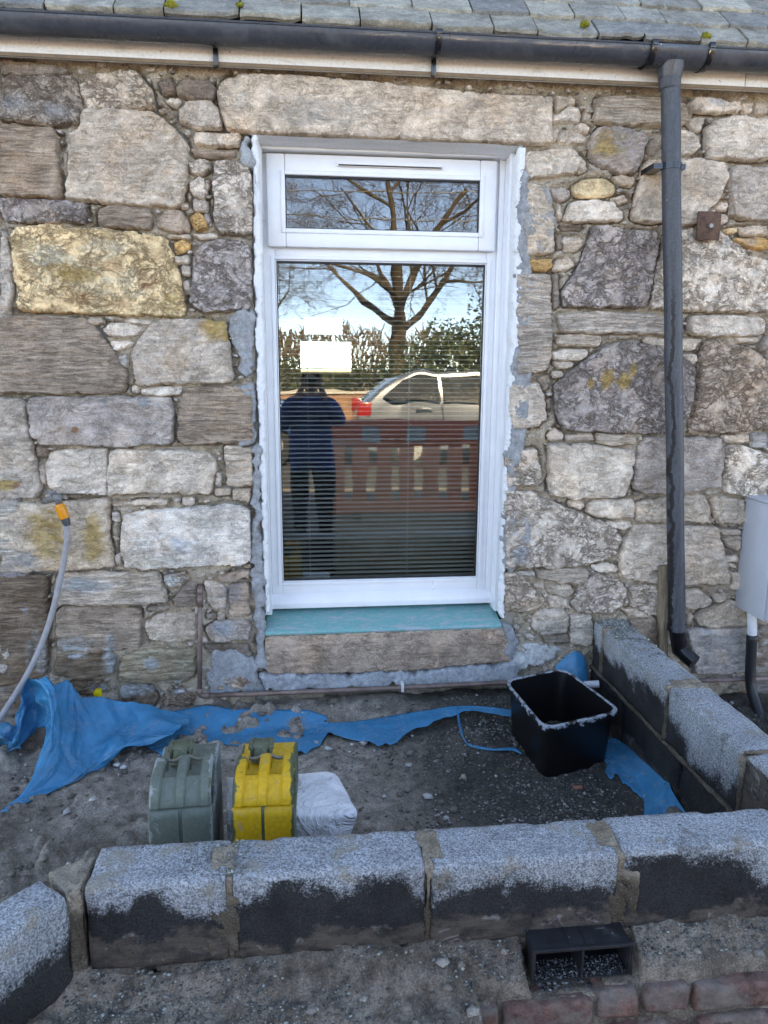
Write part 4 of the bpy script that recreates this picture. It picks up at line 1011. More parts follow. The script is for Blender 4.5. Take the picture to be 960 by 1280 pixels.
def mud_z(X, Y):
    z = -.405 + .020*fbm(X*2.2, Y*2.2, 31, 3) + .016*fbm(X*9, Y*9, 32, 4) + .008*fbm(X*34, Y*34, 33, 3)
    clod = np.maximum(0, fbm(X*15, Y*15, 36, 3)-.10)*.075*sstep(.35, -.1, X); z = z+clod*(1-np.exp(-((Y+.45)/.16)**2)*.85)
    z = z + .035*sstep(-.35, -.9, X)*sstep(-.2, -.8, Y)
    z = z + .075*sstep(-.20, -.03, Y)
    q = np.exp(-(((X-.70)/.12)**2+((Y+.33)/.10)**2)); z = z + .05*q
    return z
sheet('mud', -2.4, 1.27, -1.50, .03, .0085, mud_z, M_MUD)
t = NT('yard_ground', .95, .2); n1 = t.noise(.6, 6, .6); n2 = t.noise(14, 6, .7); n3 = t.noise(90, 4, .7)
c = t.mix(t.rmp(n1, .4, .6), (.17, .15, .125), (.24, .215, .18)); c = t.mul(c, t.rmp(n2, .3, .7, .7, 1.2)); c = t.mul(c, t.rmp(n3, .3, .7, .75, 1.25))
M_YARD = t.fin(c, None, t.bump(t.math('ADD', n2, n3), .6, .01))
g = MB(); xs = [-900, -60, -12, -2.4, 1.27, 8, 60, 900]; ys = [-900, -60, -14, -6.2, -1.5, 6, 60, 900]
g.add([(x, y, -.47) for y in ys for x in xs], [(j*8+i, j*8+i+1, (j+1)*8+i+1, (j+1)*8+i) for j in range(7) for i in range(7)])
o = g.build('ground', M_YARD); o['kind'] = 'structure'
sheet('trench_soil', 1.40, 3.2, -1.5, .03, .015, lambda X, Y: -.415+.03*fbm(X*5, Y*5, 41, 4)+.015*fbm(X*22, Y*22, 42, 3), M_MUD)
m = MB(); m.box(-60, 60, -13.5, -6.2, -.6, -.462); o = m.build('road', mat_plain('asphalt', (.055, .055, .057), .9, .3, .2, 8, .3)); o['kind'] = 'structure'

# ------------------------------------------------------------------ block foundation walls
t = NT('concrete_block', .93, .2); oi = t.n('ShaderNodeObjectInfo'); cs = t.n('ShaderNodeSeparateColor'); t.l(oi.outputs['Color'], cs.inputs[0])
X_ = t.xyz(); rnd = oi.outputs['Random']
g1 = t.noise(210, 3, .75); g2 = t.noise(95, 4, .7); bgn = t.noise(8.5, 6, .62, dist=.4); sm = t.noise(12, 5, .6, t.co(1., (.3, 1, 2)))
dry = t.mul((.47, .495, .51), t.rmp(g1, .36, .62, .42, 1.22)); dry = t.mul(dry, t.rmp(g2, .3, .7, .72, 1.2)); dry = t.mul(dry, t.rmp(bgn, .3, .7, .85, 1.12))
tan = t.math('MULTIPLY', t.rmp(sm, .56, .66), .75); dry = t.mix(tan, dry, t.mul((.40, .345, .27), t.rmp(g1, .3, .7, .7, 1.15)))
dirt = t.math('MULTIPLY', t.rmp(t.noise(10, 6, .65, t.co(1., (2, .4, 1))), .60, .68), .6); dry = t.mix(dirt, dry, t.mul((.14, .13, .115), t.rmp(g1, .3, .7, .7, 1.2)))
wet = t.mul((.036, .035, .035), t.rmp(g1, .3, .7, .6, 1.5)); wet = t.mul(wet, t.rmp(bgn, .3, .7, .75, 1.3)); wet = t.mix(t.rmp(t.noise(46, 5, .7), .68, .73, 0, .6), wet, (.30, .29, .27))
lvl = t.math('ADD', X_[2], t.math('ADD', cs.outputs[0], t.math('MULTIPLY', t.math('SUBTRACT', rnd, .5), .05))); lvl = t.math('ADD', lvl, t.math('MULTIPLY', t.math('SUBTRACT', t.noise(4.3, 3, .5, t.co((1, 1, .7), (.4, .2, .1)), dist=.3), .5), .36)); lvl = t.math('ADD', lvl, t.math('MULTIPLY', t.math('SUBTRACT', t.noise(15, 6, .65, dist=.5), .5), .11)); lvl = t.math('ADD', lvl, t.math('MULTIPLY', t.math('SUBTRACT', t.math('ADD', t.math('MULTIPLY', g2, .5), t.math('MULTIPLY', g1, .5)), .5), .15))
dry = t.mul(dry, t.math('MAXIMUM', t.rmp(lvl, -.01, .055, .52, 1.), t.rmp(X_[2], -.030, -.010))); wm = t.rmp(lvl, -.018, .018, 1, 0); wm = t.math('MULTIPLY', wm, t.rmp(X_[2], -.010, -.018))
c = t.mix(wm, dry, wet)
smr = t.math('ADD', X_[2], cs.outputs[1]); smr = t.math('ADD', smr, t.math('MULTIPLY', t.math('SUBTRACT', t.noise(7, 6, .65, t.co((1, 1, 1.3), (1, 1, .5))), .5), .26))
strk = t.noise(20, 5, .7, t.co((1, 1, 9)))
smc = t.mul(t.mix(t.rmp(t.noise(16, 5, .7, t.co(1., (1, .2, .5)), dist=.6), .56, .64), (.155, .125, .10), (.33, .31, .285)), t.rmp(strk, .3, .7, .82, 1.1))
c = t.mix(t.math('MULTIPLY', t.math('MULTIPLY', t.rmp(smr, -.012, .010, 1, 0), cs.outputs[2]), t.rmp(t.noise(19, 6, .7, t.co((1, 1, 1.6), (0, 1, 1))), .36, .56, .25, 1)), c, smc)
pore = t.rmp(t.noise(130, 2, .5, t.co(1., (1, 3, 1))), .68, .74); c = t.mul(c, t.rmp(pore, 0, 1, 1, .45))
M_BLOCK = t.fin(c, t.rmp(wm, 0, 1, .95, .8), t.bump(t.math('ADD', g1, t.math('SUBTRACT', t.math('MULTIPLY', g2, .8), pore)), .9, .009))
M_JOINT = mat_mortar('cement_mortar', (.30, .235, .17), (.44, .365, .28), (.16, .125, .095), True)
M_JT = None
M_SMEAR = mat_mortar('wet_mortar', (.15, .125, .10), (.22, .195, .165), (.085, .07, .06))
fw = thing('block_wall', 'low concrete block wall across the front with damp dark lower faces', 'wall', (.3, -1.49, -.21))
fwi = Matrix.Translation((-.3, 1.49, .21))
JX = [-.505, -.190, .257, .712, 1.163, 1.618, 2.07]
YF, YB = -1.563, -1.424
for k in range(6):
    o = rough_box('concrete_block', JX[k]+.006, JX[k+1]-.006, YF+.002*(k % 2), YB+.003*((k+1) % 2), -.21, 0-.002*(k % 3), M_BLOCK, fw, .014, .007, .0028, 50+k, 30, color=([.075, .065, .075, .05, .05, .06][k], [.125, .155, .15, .165, .20, .2][k], [.9, .9, .85, .8, .6, .6][k], 1)); o.matrix_parent_inverse = fwi
for k in range(1, 6):
    x = JX[k]
    o = rough_box('mortar_joint', x-.010, x+.010, YF+.004, YB-.004, -.205, -.003, M_JOINT, fw, .008, .005, .006, 70+k, 40); o.matrix_parent_inverse = fwi
    # mortar squeezed over the top and down the face
    for q in range(2):
        dx = random.uniform(-.02, .02)
        o = rough_box('mortar_smear', x-.028+dx-.01*q, x+.02+dx+.016*q, [YF+.03, YF-.001][q], [YB-.02, YF+.02][q], [-.008, -.19][q], [.002, -.05][q], M_JOINT, fw, .006, .008, .010, 80+k*3+q, 38) if (q == 0 or k in (1, 3)) and k != 2 or (k == 2 and q == 0) else None
        if o: o.matrix_parent_inverse = fwi
o = rough_box('bedding_mortar', -.50, 2.07, YF-.004, YB+.004, -.235, -.208, M_SMEAR, fw, .015, .010, .012, 99, 22); o.matrix_parent_inverse = fwi
# canted return at the left
lw = thing('canted_block_wall', 'concrete block set at an angle at the left corner of the low wall', 'wall', (-.56, -1.6, -.21))
lwi = Matrix.Translation((.56, 1.6, .21))
dv = Vector((-.62, -.78, 0)).normalized(); nv = Vector((-.78, .62, 0)).normalized(); c0 = Vector((-.533, -1.585, 0))
ML = Matrix(((dv.x, nv.x, 0, c0.x), (dv.y, nv.y, 0, c0.y), (0, 0, 1, 0), (0, 0, 0, 1)))
o = rough_box('concrete_block', -.012, .44, 0, .105, -.23, -.002, M_BLOCK, lw, .014, .007, .0028, 61, 30, ML, color=(.115, .26, .5, 1)); o.matrix_parent_inverse = lwi
o = rough_box('concrete_block', .45, .88, 0, .105, -.23, -.004, M_BLOCK, lw, .02, .007, .0028, 62, 30, ML, color=(.10, .26, .5, 1)); o.matrix_parent_inverse = lwi
def _quad(W):
    u = np.clip((W[:, 0]+.62)/.12, -.1, 1.1)[:, None]; v = np.clip((W[:, 1]+1.58)/.15, -.1, 1.1)[:, None]
    A, B, C_, D_ = (np.array(q) for q in ((-.535, -1.570), (-.505, -1.556), (-.505, -1.44), (-.600, -1.482)))
    xy = (A*(1-u)+B*u)*(1-v)+(D_*(1-u)+C_*u)*v; return np.column_stack([xy, W[:, 2]])
o = rough_box('mortar_joint', -.62, -.50, -1.58, -1.43, -.225, -.007, M_JOINT, lw, .008, .008, .009, 63, 30, warp=_quad); o.matrix_parent_inverse = lwi
# right return, two courses
rw = thing('side_block_wall', 'concrete block wall running from the low front wall back to the house', 'wall', (1.33, -.7, -.43))
rwi = Matrix.Translation((-1.33, .7, .43))
for (a, b, dr_, sm_) in ((-.118, -.015, .10, .3), (-.70, -.13, .085, .3), (-1.158, -.712, .135, .25), (-1.42, -1.17, .03, .04)):
    o = rough_box('concrete_block', 1.262, 1.402, a, b, -.21, 0, M_BLOCK, rw, .014, .007, .0028, int(-a*90)+4, 30, color=(dr_, sm_, .9, 1)); o.matrix_parent_inverse = rwi
for (a, b) in ((-.36, -.02), (-.82, -.372), (-1.27, -.832), (-1.42, -1.28)):
    o = rough_box('concrete_block', 1.260, 1.400, a, b, -.436, -.222, M_BLOCK, rw, .02, .007, .003, int(-a*70)+9, 30, color=(-.4, .36, .7, 1)); o.matrix_parent_inverse = rwi
for y in (-.124, -.706, -1.164):
    o = rough_box('mortar_joint', 1.256, 1.406, y-.010, y+.010, -.208, .002, M_JOINT, rw, .008, .005, .006, int(-y*60), 40); o.matrix_parent_inverse = rwi
o = rough_box('mortar_smear', 1.285, 1.40, -.74, -.67, -.008, .005, M_JOINT, rw, .007, .008, .010, 17, 30); o.matrix_parent_inverse = rwi
o = rough_box('bedding_mortar', 1.254, 1.405, -1.42, -.015, -.222, -.207, M_JOINT, rw, .012, .006, .008, 5, 30); o.matrix_parent_inverse = rwi
o = rough_box('bedding_mortar', 1.246, 1.41, -1.42, -.015, -.46, -.434, M_SMEAR, rw, .012, .008, .012, 6, 30); o.matrix_parent_inverse = rwi
o = rough_box('footing_stone', 1.20, 1.262, -1.25, -.86, -.47, -.36, M_SMEAR, rw, .014, .015, .016, 8, 18); o.matrix_parent_inverse = rwi

# ------------------------------------------------------------------ mortar ledge and bricks in front
t = NT('mortar_ledge', .95, .15); n0_ = t.noise(6, 5, .6, dist=.5); n1 = t.noise(30, 7, .72); n2 = t.noise(190, 4, .75)
c = t.mix(t.rmp(n0_, .36, .62), (.18, .145, .112), (.34, .285, .225)); c = t.mul(c, t.rmp(n1, .3, .7, .6, 1.3)); c = t.mul(c, t.rmp(n2, .3, .7, .6, 1.35)); c = t.mix(t.rmp(t.noise(90, 3, .6), .62, .68, 0, .7), c, (.33, .32, .30))
M_LEDGE = t.fin(c, None, t.bump(t.math('ADD', n1, t.math('MULTIPLY', n2, .6)), 1.0, .012))
def ledge_z(X, Y):
    u = -Y-1.55
    base = -.205 - .055*sstep(0, .10, u) - .03*sstep(.08, .2, u)
    z = base + .024*fbm(X*7, Y*9, 51, 4) + .02*np.maximum(0, fbm(X*13, Y*16, 58, 3)-.05) + .010*fbm(X*26, Y*26, 52, 4) + .005*fbm(X*70, Y*70, 53, 2)
    end = np.where(X > .36, .083, .26) + .012*vnoise(X*9, 0*X, 55)
    z = z - .14*sstep(end, end+.012, u)*(X > .36) - .16*sstep(end, end+.1, u)*(X <= .36)
    hole = sstep(.478, .490, X)*sstep(.75, .738, X)*sstep(.105, .09, u); z = np.where(hole > .02, np.minimum(z, -.275-.028*hole*(1-.5*sstep(.655, .665, X))+.006*fbm(X*40, Y*40, 57, 2)), z)
    return z
sheet('mortar_ledge', -.75, 2.1, -2.05, -1.52, .006, ledge_z, M_LEDGE)
t = NT('old_red_brick', .9, .2); oi = t.n('ShaderNodeObjectInfo').outputs['Color']; n0_ = t.noise(9, 5, .65, dist=.5); n1 = t.noise(40, 6, .7); n2 = t.noise(200, 3, .7)
c = t.mul(oi, t.rmp(n1, .3, .7, .6, 1.15)); c = t.mul(c, t.rmp(n2, .3, .7, .75, 1.2)); c = t.mix(t.rmp(n0_, .42, .56, .15, .9), c, t.mul((.21, .175, .15), t.rmp(n1, .3, .7, .7, 1.2))); c = t.mix(t.rmp(t.noise(13, 5, .6, t.co(1., (1, 2, 0))), .6, .66, 0, .75), c, (.07, .045, .035))
M_BRICK = t.fin(c, None, t.bump(t.math('ADD', n1, n2), .6, .006))
bk = thing('brick_footing', 'old red brick course under the mortar ledge at lower right', 'bricks', (.9, -1.62, -.36)); bki = Matrix.Translation((-.9, 1.62, .36))
rr = random.Random(4)
spans = [(.30, .405), (.415, .625), (.637, .735), (.748, .853), (.866, 1.07), (1.083, 1.29), (1.30, 1.51), (1.52, 1.73), (1.74, 1.95)]
for k, (a, b) in enumerate(spans):
    g = rr.uniform(.8, 1.15); z = -.297+rr.uniform(-.006, .008)+(k > 2)*.012
    o = rough_box('brick', a, b, -1.660+rr.uniform(-.006, .006), -1.555, z-.065, z, M_BRICK, bk, .010, .008, .004, 20+k, 35, color=(.25*g, .125*g, .10*g, 1)); o.matrix_parent_inverse = bki
for k, (a, b) in enumerate([(.22, .43), (.44, .65), (.66, .87), (.88, 1.09), (1.10, 1.31), (1.32, 1.53), (1.54, 1.75)]):
    g = rr.uniform(.6, .9); o = rough_box('brick', a, b, -1.664+rr.uniform(-.006, .006), -1.56, -.445, -.376, M_BRICK, bk, .014, .008, .004, 40+k, 35, color=(.22*g, .11*g, .09*g, 1)); o.matrix_parent_inverse = bki
for k, (a, b, y) in enumerate([(.80, .93, -1.600), (.97, 1.10, -1.590), (1.12, 1.30, -1.598)]):
    o = rough_box('brick', a, b, y-.02, y+.07, -.31, -.243, M_BRICK, bk, .010, .010, .006, 30+k, 30, color=(.20, .11, .09, 1)); o.matrix_parent_inverse = bki
o = rough_box('mortar_bed', .2, 1.9, -1.645, -1.56, -.44, -.30, M_LEDGE, bk, .012, .006, .010, 3, 30); o.matrix_parent_inverse = bki

# ------------------------------------------------------------------ underfloor vent
t = NT('black_vent_plastic', .38, .5); n1 = t.noise(60, 4, .7); n2 = t.noise(18, 5, .6)
d = t.math('MULTIPLY', t.rmp(n1, .66, .70), t.rmp(n2, .4, .6)); c = t.mix(t.math('MULTIPLY', d, .9), (.018, .018, .020), (.38, .40, .40)); c = t.mix(t.rmp(t.noise(9, 6, .7), .55, .75, 0, .25), c, (.20, .19, .18))
M_VENT = t.fin(c, t.rmp(n2, .3, .7, .3, .6), t.bump(n1, .1, .003))
vx0, vx1, vy0, vy1, vz0, vz1 = .490, .720, -1.632, -1.50, -.268, -.188; xm = (vx0+vx1)/2
vt = thing('underfloor_vent', 'black plastic underfloor vent with two openings poking out below the blocks', 'vent', (xm, -1.58, vz0)); vti = Matrix.Translation((-xm, 1.58, -vz0))
m = MB(); th = .004
m.box(vx0, vx1, vy0, vy1, vz1-th, vz1); m.box(vx0, vx1, vy0, vy1, vz0, vz0+th); m.box(vx0, vx0+th, vy0+.001, vy1, vz0+th, vz1-th); m.box(vx1-th, vx1, vy0+.001, vy1, vz0+th, vz1-th)
o = m.build('duct', M_VENT, vt, bevel=.0012); o.matrix_parent_inverse = vti
m = MB().box(xm-.002, xm+.002, vy0+.002, vy1, vz0+th, vz1-th); o = m.build('divider', M_VENT, vt); o.matrix_parent_inverse = vti
m = MB(); m.box(vx0-.004, vx1+.004, vy0-.001, vy0+.010, vz1, vz1+.004); m.box(xm-.03, xm-.027, vy0+.01, vy1, vz1, vz1+.002); m.box(xm+.01, xm+.013, vy0+.01, vy1, vz1, vz1+.002); m.box(vx0-.004, vx0, vy0-.001, vy0+.012, vz0, vz1); m.box(vx1, vx1+.004, vy0-.001, vy0+.012, vz0, vz1)
o = m.build('rib', M_VENT, vt, bevel=.001); o.matrix_parent_inverse = vti
m = MB(); m.box(vx0+.01, vx1-.01, vy1-.03, vy1-.028, vz0+th, vz1-th); o = m.build('back_shutter', M_RUB, vt); o.matrix_parent_inverse = vti

# ------------------------------------------------------------------ pebbles and gravel (uncountable)
def pebbles(name, pts, sizes, mat, seed=0, pals=None):
    r = np.random.default_rng(seed); n = len(pts)
    base = np.array([(1, 0, 0), (-1, 0, 0), (0, 1, 0), (0, -1, 0), (0, 0, 1), (0, 0, -1), (.6, .6, .5), (-.6, .6, .4), (.6, -.6, .45), (-.6, -.6, .5)], float)
    faces = np.array([(4, 0, 6), (6, 2, 4), (0, 2, 6), (4, 2, 7), (7, 1, 4), (2, 1, 7), (4, 8, 0), (8, 3, 0), (4, 3, 8), (4, 9, 3), (4, 1, 9), (1, 3, 9), (5, 2, 0), (5, 1, 2), (5, 3, 1), (5, 0, 3)])
    V = base[None]*(1+r.uniform(-.28, .28, (n, 10, 3)))*np.stack([sizes*r.uniform(.7, 1.3, n), sizes*r.uniform(.7, 1.3, n), sizes*r.uniform(.45, .9, n)], 1)[:, None, :]
    a = r.uniform(0, 6.28, n); ca_, sa_ = np.cos(a)[:, None], np.sin(a)[:, None]
    x = V[..., 0]*ca_-V[..., 1]*sa_; y = V[..., 0]*sa_+V[..., 1]*ca_
    W = np.stack([x, y, V[..., 2]], -1)+pts[:, None, :]
    Fc = (faces[None]+np.arange(n)[:, None, None]*10).reshape(-1, 3)
    me = new_mesh(name, W.reshape(-1, 3), Fc, False)
    pals = np.array(pals if pals is not None else [(.10, .10, .09), (.07, .07, .065), (.16, .15, .13), (.24, .23, .21), (.42, .41, .39), (.13, .115, .09)])
    w = np.array([.27, .3, .2, .12, .05, .06]) if len(pals) == 6 else np.ones(len(pals))/len(pals)
    cc = pals[r.choice(len(pals), n, p=w)]*r.uniform(.75, 1.25, (n, 1)); col = np.ones((n, 10, 4)); col[..., :3] = cc[:, None]
    at_ = me.attributes.new('tint', 'FLOAT_COLOR', 'POINT'); at_.data.foreach_set('color', col.astype(np.float32).ravel())
    o = link(name, me, mat); o['kind'] = 'stuff'; return o
t = NT('gravel_stone', .75, .35); at_ = t.n('ShaderNodeAttribute', attribute_name='tint'); M_GRAV = t.fin(t.mul(at_.outputs['Color'], t.rmp(t.noise(300, 2, .5), .3, .7, .7, 1.25)))
r = np.random.default_rng(5)
def scatter(n, x0, x1, y0, y1, dens, zf, smin, smax):
    x = r.uniform(x0, x1, n); y = r.uniform(y0, y1, n); k = r.random(n) < dens(x, y); x, y = x[k], y[k]
    s = smin+(smax-smin)*r.random(len(x))**2.5
    return np.stack([x, y, zf(x, y)+s*.15], 1), s
den = lambda x, y: np.clip(sstep(.1, .75, x+.35*fbm(x*3, y*3, 61, 3))*1.0+.10, 0, 1)*np.clip(.55+fbm(x*6, y*6, 62, 3), .1, 1)
P1, s1_ = scatter(30000, -.2, 1.25, -1.42, -.05, den, mud_z, .0022, .0075); pebbles('gravel', P1, s1_, M_GRAV, 1)
P2, s2_ = scatter(3800, -1.5, .5, -1.42, -.03, lambda x, y: np.clip(.35+fbm(x*5, y*5, 63, 3), .05, .8), mud_z, .0025, .017)
pebbles('rubble', P2, s2_, M_GRAV, 2, [(.22, .185, .15), (.18, .15, .12), (.14, .115, .09), (.30, .26, .22), (.46, .44, .41), (.16, .135, .11), (.20, .17, .14), (.15, .125, .10)])
P3, s3_ = scatter(9500, -.55, 1.9, -1.75, -1.565, lambda x, y: np.clip(sstep(-.15, .25, fbm(x*5, y*12, 64, 3))*1.0+.06, 0, 1)*(~((x > .49) & (x < .75))), ledge_z, .0018, .0055)
pebbles('grit', P3, s3_, M_GRAV, 3, [(.15, .145, .13), (.09, .09, .083), (.22, .22, .195), (.34, .37, .33), (.07, .068, .062), (.17, .15, .125)])
top = lambda x, y: 0*x+.001
P4, s4_ = scatter(5200, 1.265, 1.40, -.66, -.02, lambda x, y: np.clip(sstep(-.45, -.05, y+.12*fbm(x*9, y*9, 65, 2))*1.1-.05+.08, 0, 1)*sstep(-.1, .3, .35+fbm(x*14, y*14, 66, 2)), top, .0018, .0055)
P5, s5_ = scatter(700, -.3, -.15, -1.55, -1.43, lambda x, y: 0*x+.5, top, .0015, .0035); P6, s6_ = scatter(900, -.5, 1.9, -1.555, -1.43, lambda x, y: 0*x+.5, lambda x, y: 0*x+.0, .001, .003)
pebbles('chippings', np.concatenate([P4, P5, P6]), np.concatenate([s4_, s5_, s6_]), M_GRAV, 4, [(.20, .21, .19), (.13, .135, .125), (.42, .46, .40), (.30, .31, .27), (.10, .10, .09), (.24, .20, .13)])
P7, s7_ = scatter(900, 1.42, 2.3, -.9, 0, lambda x, y: 0*x+.6, lambda x, y: -.405+.0*x, .004, .018); pebbles('trench_stones', P7, s7_, M_GRAV, 6)
P8, s8_ = scatter(900, vx0+.006, vx1-.006, vy0+.004, vy0+.06, lambda x, y: 0*x+.7, lambda x, y: 0*x+vz0+th, .0012, .0032); P9, s9_ = scatter(60, .51, .65, -1.625, -1.60, lambda x, y: 0*x+.7, ledge_z, .003, .008)
pebbles('vent_grit', np.concatenate([P8, P9]), np.concatenate([s8_, s9_]), M_GRAV, 7, [(.13, .14, .145), (.07, .075, .075), (.20, .21, .22), (.05, .05, .05), (.06, .06, .06), (.30, .31, .31)])
PD, sd_ = scatter(260, -1.3, 1.1, -1.40, -.1, lambda x, y: np.clip(.25+fbm(x*4, y*4, 67, 2), .05, .7), mud_z, .006, .024); PE, se_ = scatter(160, -.5, 1.7, -1.70, -1.57, lambda x, y: np.where((x > .47) & (x < .74), 0, .6), ledge_z, .004, .016)
pebbles('mortar_droppings', np.concatenate([PD, PE])-np.array([0, 0, .002]), np.concatenate([sd_, se_]), M_GRAV, 9, [(.27, .235, .195), (.22, .185, .15), (.33, .295, .25), (.18, .15, .12)])
# pale scraps of plaster and a shard of red tile lying about
sc_ = [(85, 1020, .022), (62, 980, .02), (70, 975, .024), (146, 952, .02), (155, 958, .018), (32, 952, .01), (395, 925, .02), (410, 930, .02), (455, 922, .03), (440, 926, .016), (392, 918, .014), (600, 905, .012), (560, 960, .010), (480, 990, .010), (690, 945, .012), (620, 965, .010), (135, 945, .018), (40, 1045, .008), (545, 990, .007), (515, 915, .009)]
PS = np.array([at(a, b, z=-.385) for a, b, s in sc_]); PS[:, 2] = mud_z(PS[:, 0], PS[:, 1])+.008
pebbles('plaster_scraps', PS, np.array([s for a, b, s in sc_])*.75, M_GRAV, 8, [(.60, .60, .58), (.45, .44, .42), (.52, .50, .47)])
p_ = at(722, 984, z=-.40); o = rough_box('tile_shard', p_[0]-.018, p_[0]+.016, p_[1]-.012, p_[1]+.012, mud_z(p_[0], p_[1])-.002, mud_z(p_[0], p_[1])+.010, mat_plain('red_clay', (.42, .17, .12), .9, .2), None, .006, .004, .006, 5, 60)
tag(o, 'small pinkish red broken tile shard lying on dark gravel by the black tub', 'tile')

# ------------------------------------------------------------------ blue sheeting
t = NT('blue_sheeting', .3, .4); n1 = t.noise(7, 6, .65, dist=.6); n2 = t.noise(60, 5, .75); n3 = t.noise(14, 5, .6, t.co(1., (1, 2, 0)))
c = t.mul((.002, .22, .40), t.rmp(n1, .3, .7, .85, 1.12)); ds = t.math('MULTIPLY', t.rmp(n3, .52, .68), t.rmp(n2, .40, .62)); geo = t.n('ShaderNodeNewGeometry')
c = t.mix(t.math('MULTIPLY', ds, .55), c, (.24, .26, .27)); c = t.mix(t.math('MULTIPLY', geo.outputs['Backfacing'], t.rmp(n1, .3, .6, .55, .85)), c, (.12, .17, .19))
M_TARP = t.fin(c, t.rmp(ds, 0, 1, .24, .75), t.bump(t.math('ADD', t.noise(9, 4, .6, dist=1.5), t.math('MULTIPLY', n2, .12)), .35, .02))
def P3d(c):
    qx, qy, ax, v = c
    return at(qx, qy, **{ax: v})
def catmull(A, n):
    A = np.asarray(A, float); k = len(A); u = np.linspace(0, k-1, n); i = np.minimum(u.astype(int), k-2); f = (u-i)[(...,)+(None,)*(A.ndim-1)]
    E = np.concatenate([2*A[:1]-A[1:2], A, 2*A[-1:]-A[-2:-1]]); p0, p1, p2, p3 = E[i], E[i+1], E[i+2], E[i+3]
    return .5*(2*p1+(p2-p0)*f+(2*p0-5*p1+4*p2-p3)*f**2+(3*p1-p0-3*p2+p3)*f**3)
def cloth(name, cols, nu, nv, label, cat, seed=0, amp=.006, freq=9, floor=True, th=.0015, mat=None, stretch=3.0, tear=0):
    G = np.array([[P3d(c) for c in col] for col in cols])            # columns x rows x 3
    G = catmull(G, nu); G = np.swapaxes(catmull(np.swapaxes(G, 0, 1), nv), 0, 1)
    du = np.gradient(G, axis=0); dv_ = np.gradient(G, axis=1); N = np.cross(du, dv_); N /= np.maximum(np.linalg.norm(N, axis=2, keepdims=True), 1e-9)
    U, Vv = np.meshgrid(np.linspace(0, nu/(200/3.3) if nu >= 150 else nu/60, nu), np.linspace(0, nv/60 if nu < 150 else 1.0, nv), indexing='ij')
    tri = lambda q: np.abs((q % 1.0)-.5)*2-.5
    w = 0; rg = np.random.default_rng(seed+50)
    for kk in range(7):
        an = rg.uniform(0, 3.14); q = (U*math.cos(an)+Vv*math.sin(an))*rg.uniform(.25, 1.1)*freq*.28 + fbm(U*1.3, Vv*1.3, seed+60+kk, 2)*.8 + rg.random()
        w = w + tri(q)*amp*rg.uniform(.4, 1.0)*sstep(-.25, .35, fbm(U*1.6+kk, Vv*1.6, seed+80+kk, 2))
    w_old = (1-np.abs(fbm(U*freq*.5+Vv*freq*.2, Vv*freq*.5/stretch*1.5-U*freq*.1, seed, 3))*2.2)*amp + fbm(U*freq*1.7, Vv*freq*1.7, seed+4, 3)*amp*.45
    w = w + w_old*.25
    if tear:
        j = vnoise(np.linspace(0, nu/6, nu), np.zeros(nu), seed+8)*tear + vnoise(np.linspace(0, nu/2.5, nu), np.zeros(nu), seed+9)*tear*.5
        G[:, -1] += dv_[:, -1]*j[:, None]*6; G[:, -2] += dv_[:, -2]*j[:, None]*3
    G = G+N*w[..., None]
    if floor: G[..., 2] = np.maximum(G[..., 2], mud_lo(G[..., 0], G[..., 1])+.010)
    idx = np.arange(nu*nv).reshape(nu, nv); Q = np.stack([idx[:-1, :-1], idx[:-1, 1:], idx[1:, 1:], idx[1:, :-1]], -1).reshape(-1, 4)
    V = G.reshape(-1, 3)
    a = V[Q[:, 1]]-V[Q[:, 0]]; b = V[Q[:, 3]]-V[Q[:, 0]]; nn = np.cross(a, b)
    if (nn @ np.array([0, -.5, .86])).sum() < 0: Q = Q[:, ::-1].copy()
    o = link(name, new_mesh(name, V, Q), mat or M_TARP); tag(o, label, cat)
    if th: md = o.modifiers.new('thickness', 'SOLIDIFY'); md.thickness = th; md.offset = -1
    return o
y, z = 'y', 'z'
left = [
 [(-40, 915, z, -.36), (-40, 925, z, -.38), (-40, 938, z, -.40), (-40, 955, z, -.41), (-40, 970, z, -.415)],
 [(0, 905, y, -.22), (0, 915, y, -.26), (0, 925, y, -.30), (0, 936, z, -.40), (0, 947, z, -.41)],
 [(22, 903, y, -.19), (20, 912, y, -.22), (17, 921, y, -.25), (14, 930, y, -.30), (9, 942, z, -.40)],
 [(26, 868, y, -.16), (28, 882, y, -.17), (29, 897, y, -.19), (28, 914, y, -.22), (25, 934, y, -.28)],
 [(33, 851, y, -.15), (41, 866, y, -.13), (46, 880, y, -.12), (48, 895, y, -.12), (46, 912, y, -.14)],
 [(46, 849, y, -.20), (58, 862, y, -.25), (64, 878, y, -.29), (63, 898, y, -.32), (56, 914, y, -.36)],
 [(60, 849, y, -.19), (66, 876, y, -.29), (65, 905, y, -.36), (61, 932, y, -.43), (44, 962, y, -.50)],
 [(80, 850, y, -.15), (78, 886, y, -.27), (74, 922, y, -.39), (62, 955, y, -.48), (9, 1018, z, -.40)],
 [(86, 853, y, -.13), (92, 895, y, -.22), (90, 930, y, -.37), (84, 962, y, -.46), (34, 1012, z, -.395)],
 [(108, 869, y, -.14), (116, 905, y, -.26), (112, 938, y, -.35), (108, 960, y, -.44), (82, 988, z, -.395)],
 [(150, 875, y, -.12), (150, 904, y, -.20), (140, 929, y, -.33), (132, 948, y, -.38), (122, 965, z, -.395)],
 [(192, 882, y, -.13), (190, 899, y, -.21), (178, 917, y, -.27), (164, 931, y, -.34), (146, 946, z, -.40)],
 [(240, 894, y, -.12), (236, 903, y, -.18), (226, 911, y, -.24), (212, 920, y, -.30), (190, 932, z, -.40)]]
cloth('blue_tarp', left, 200, 90, 'crumpled bright blue plastic sheet arching up against the wall at the left', 'tarp', 3, .020, 8, tear=.5)
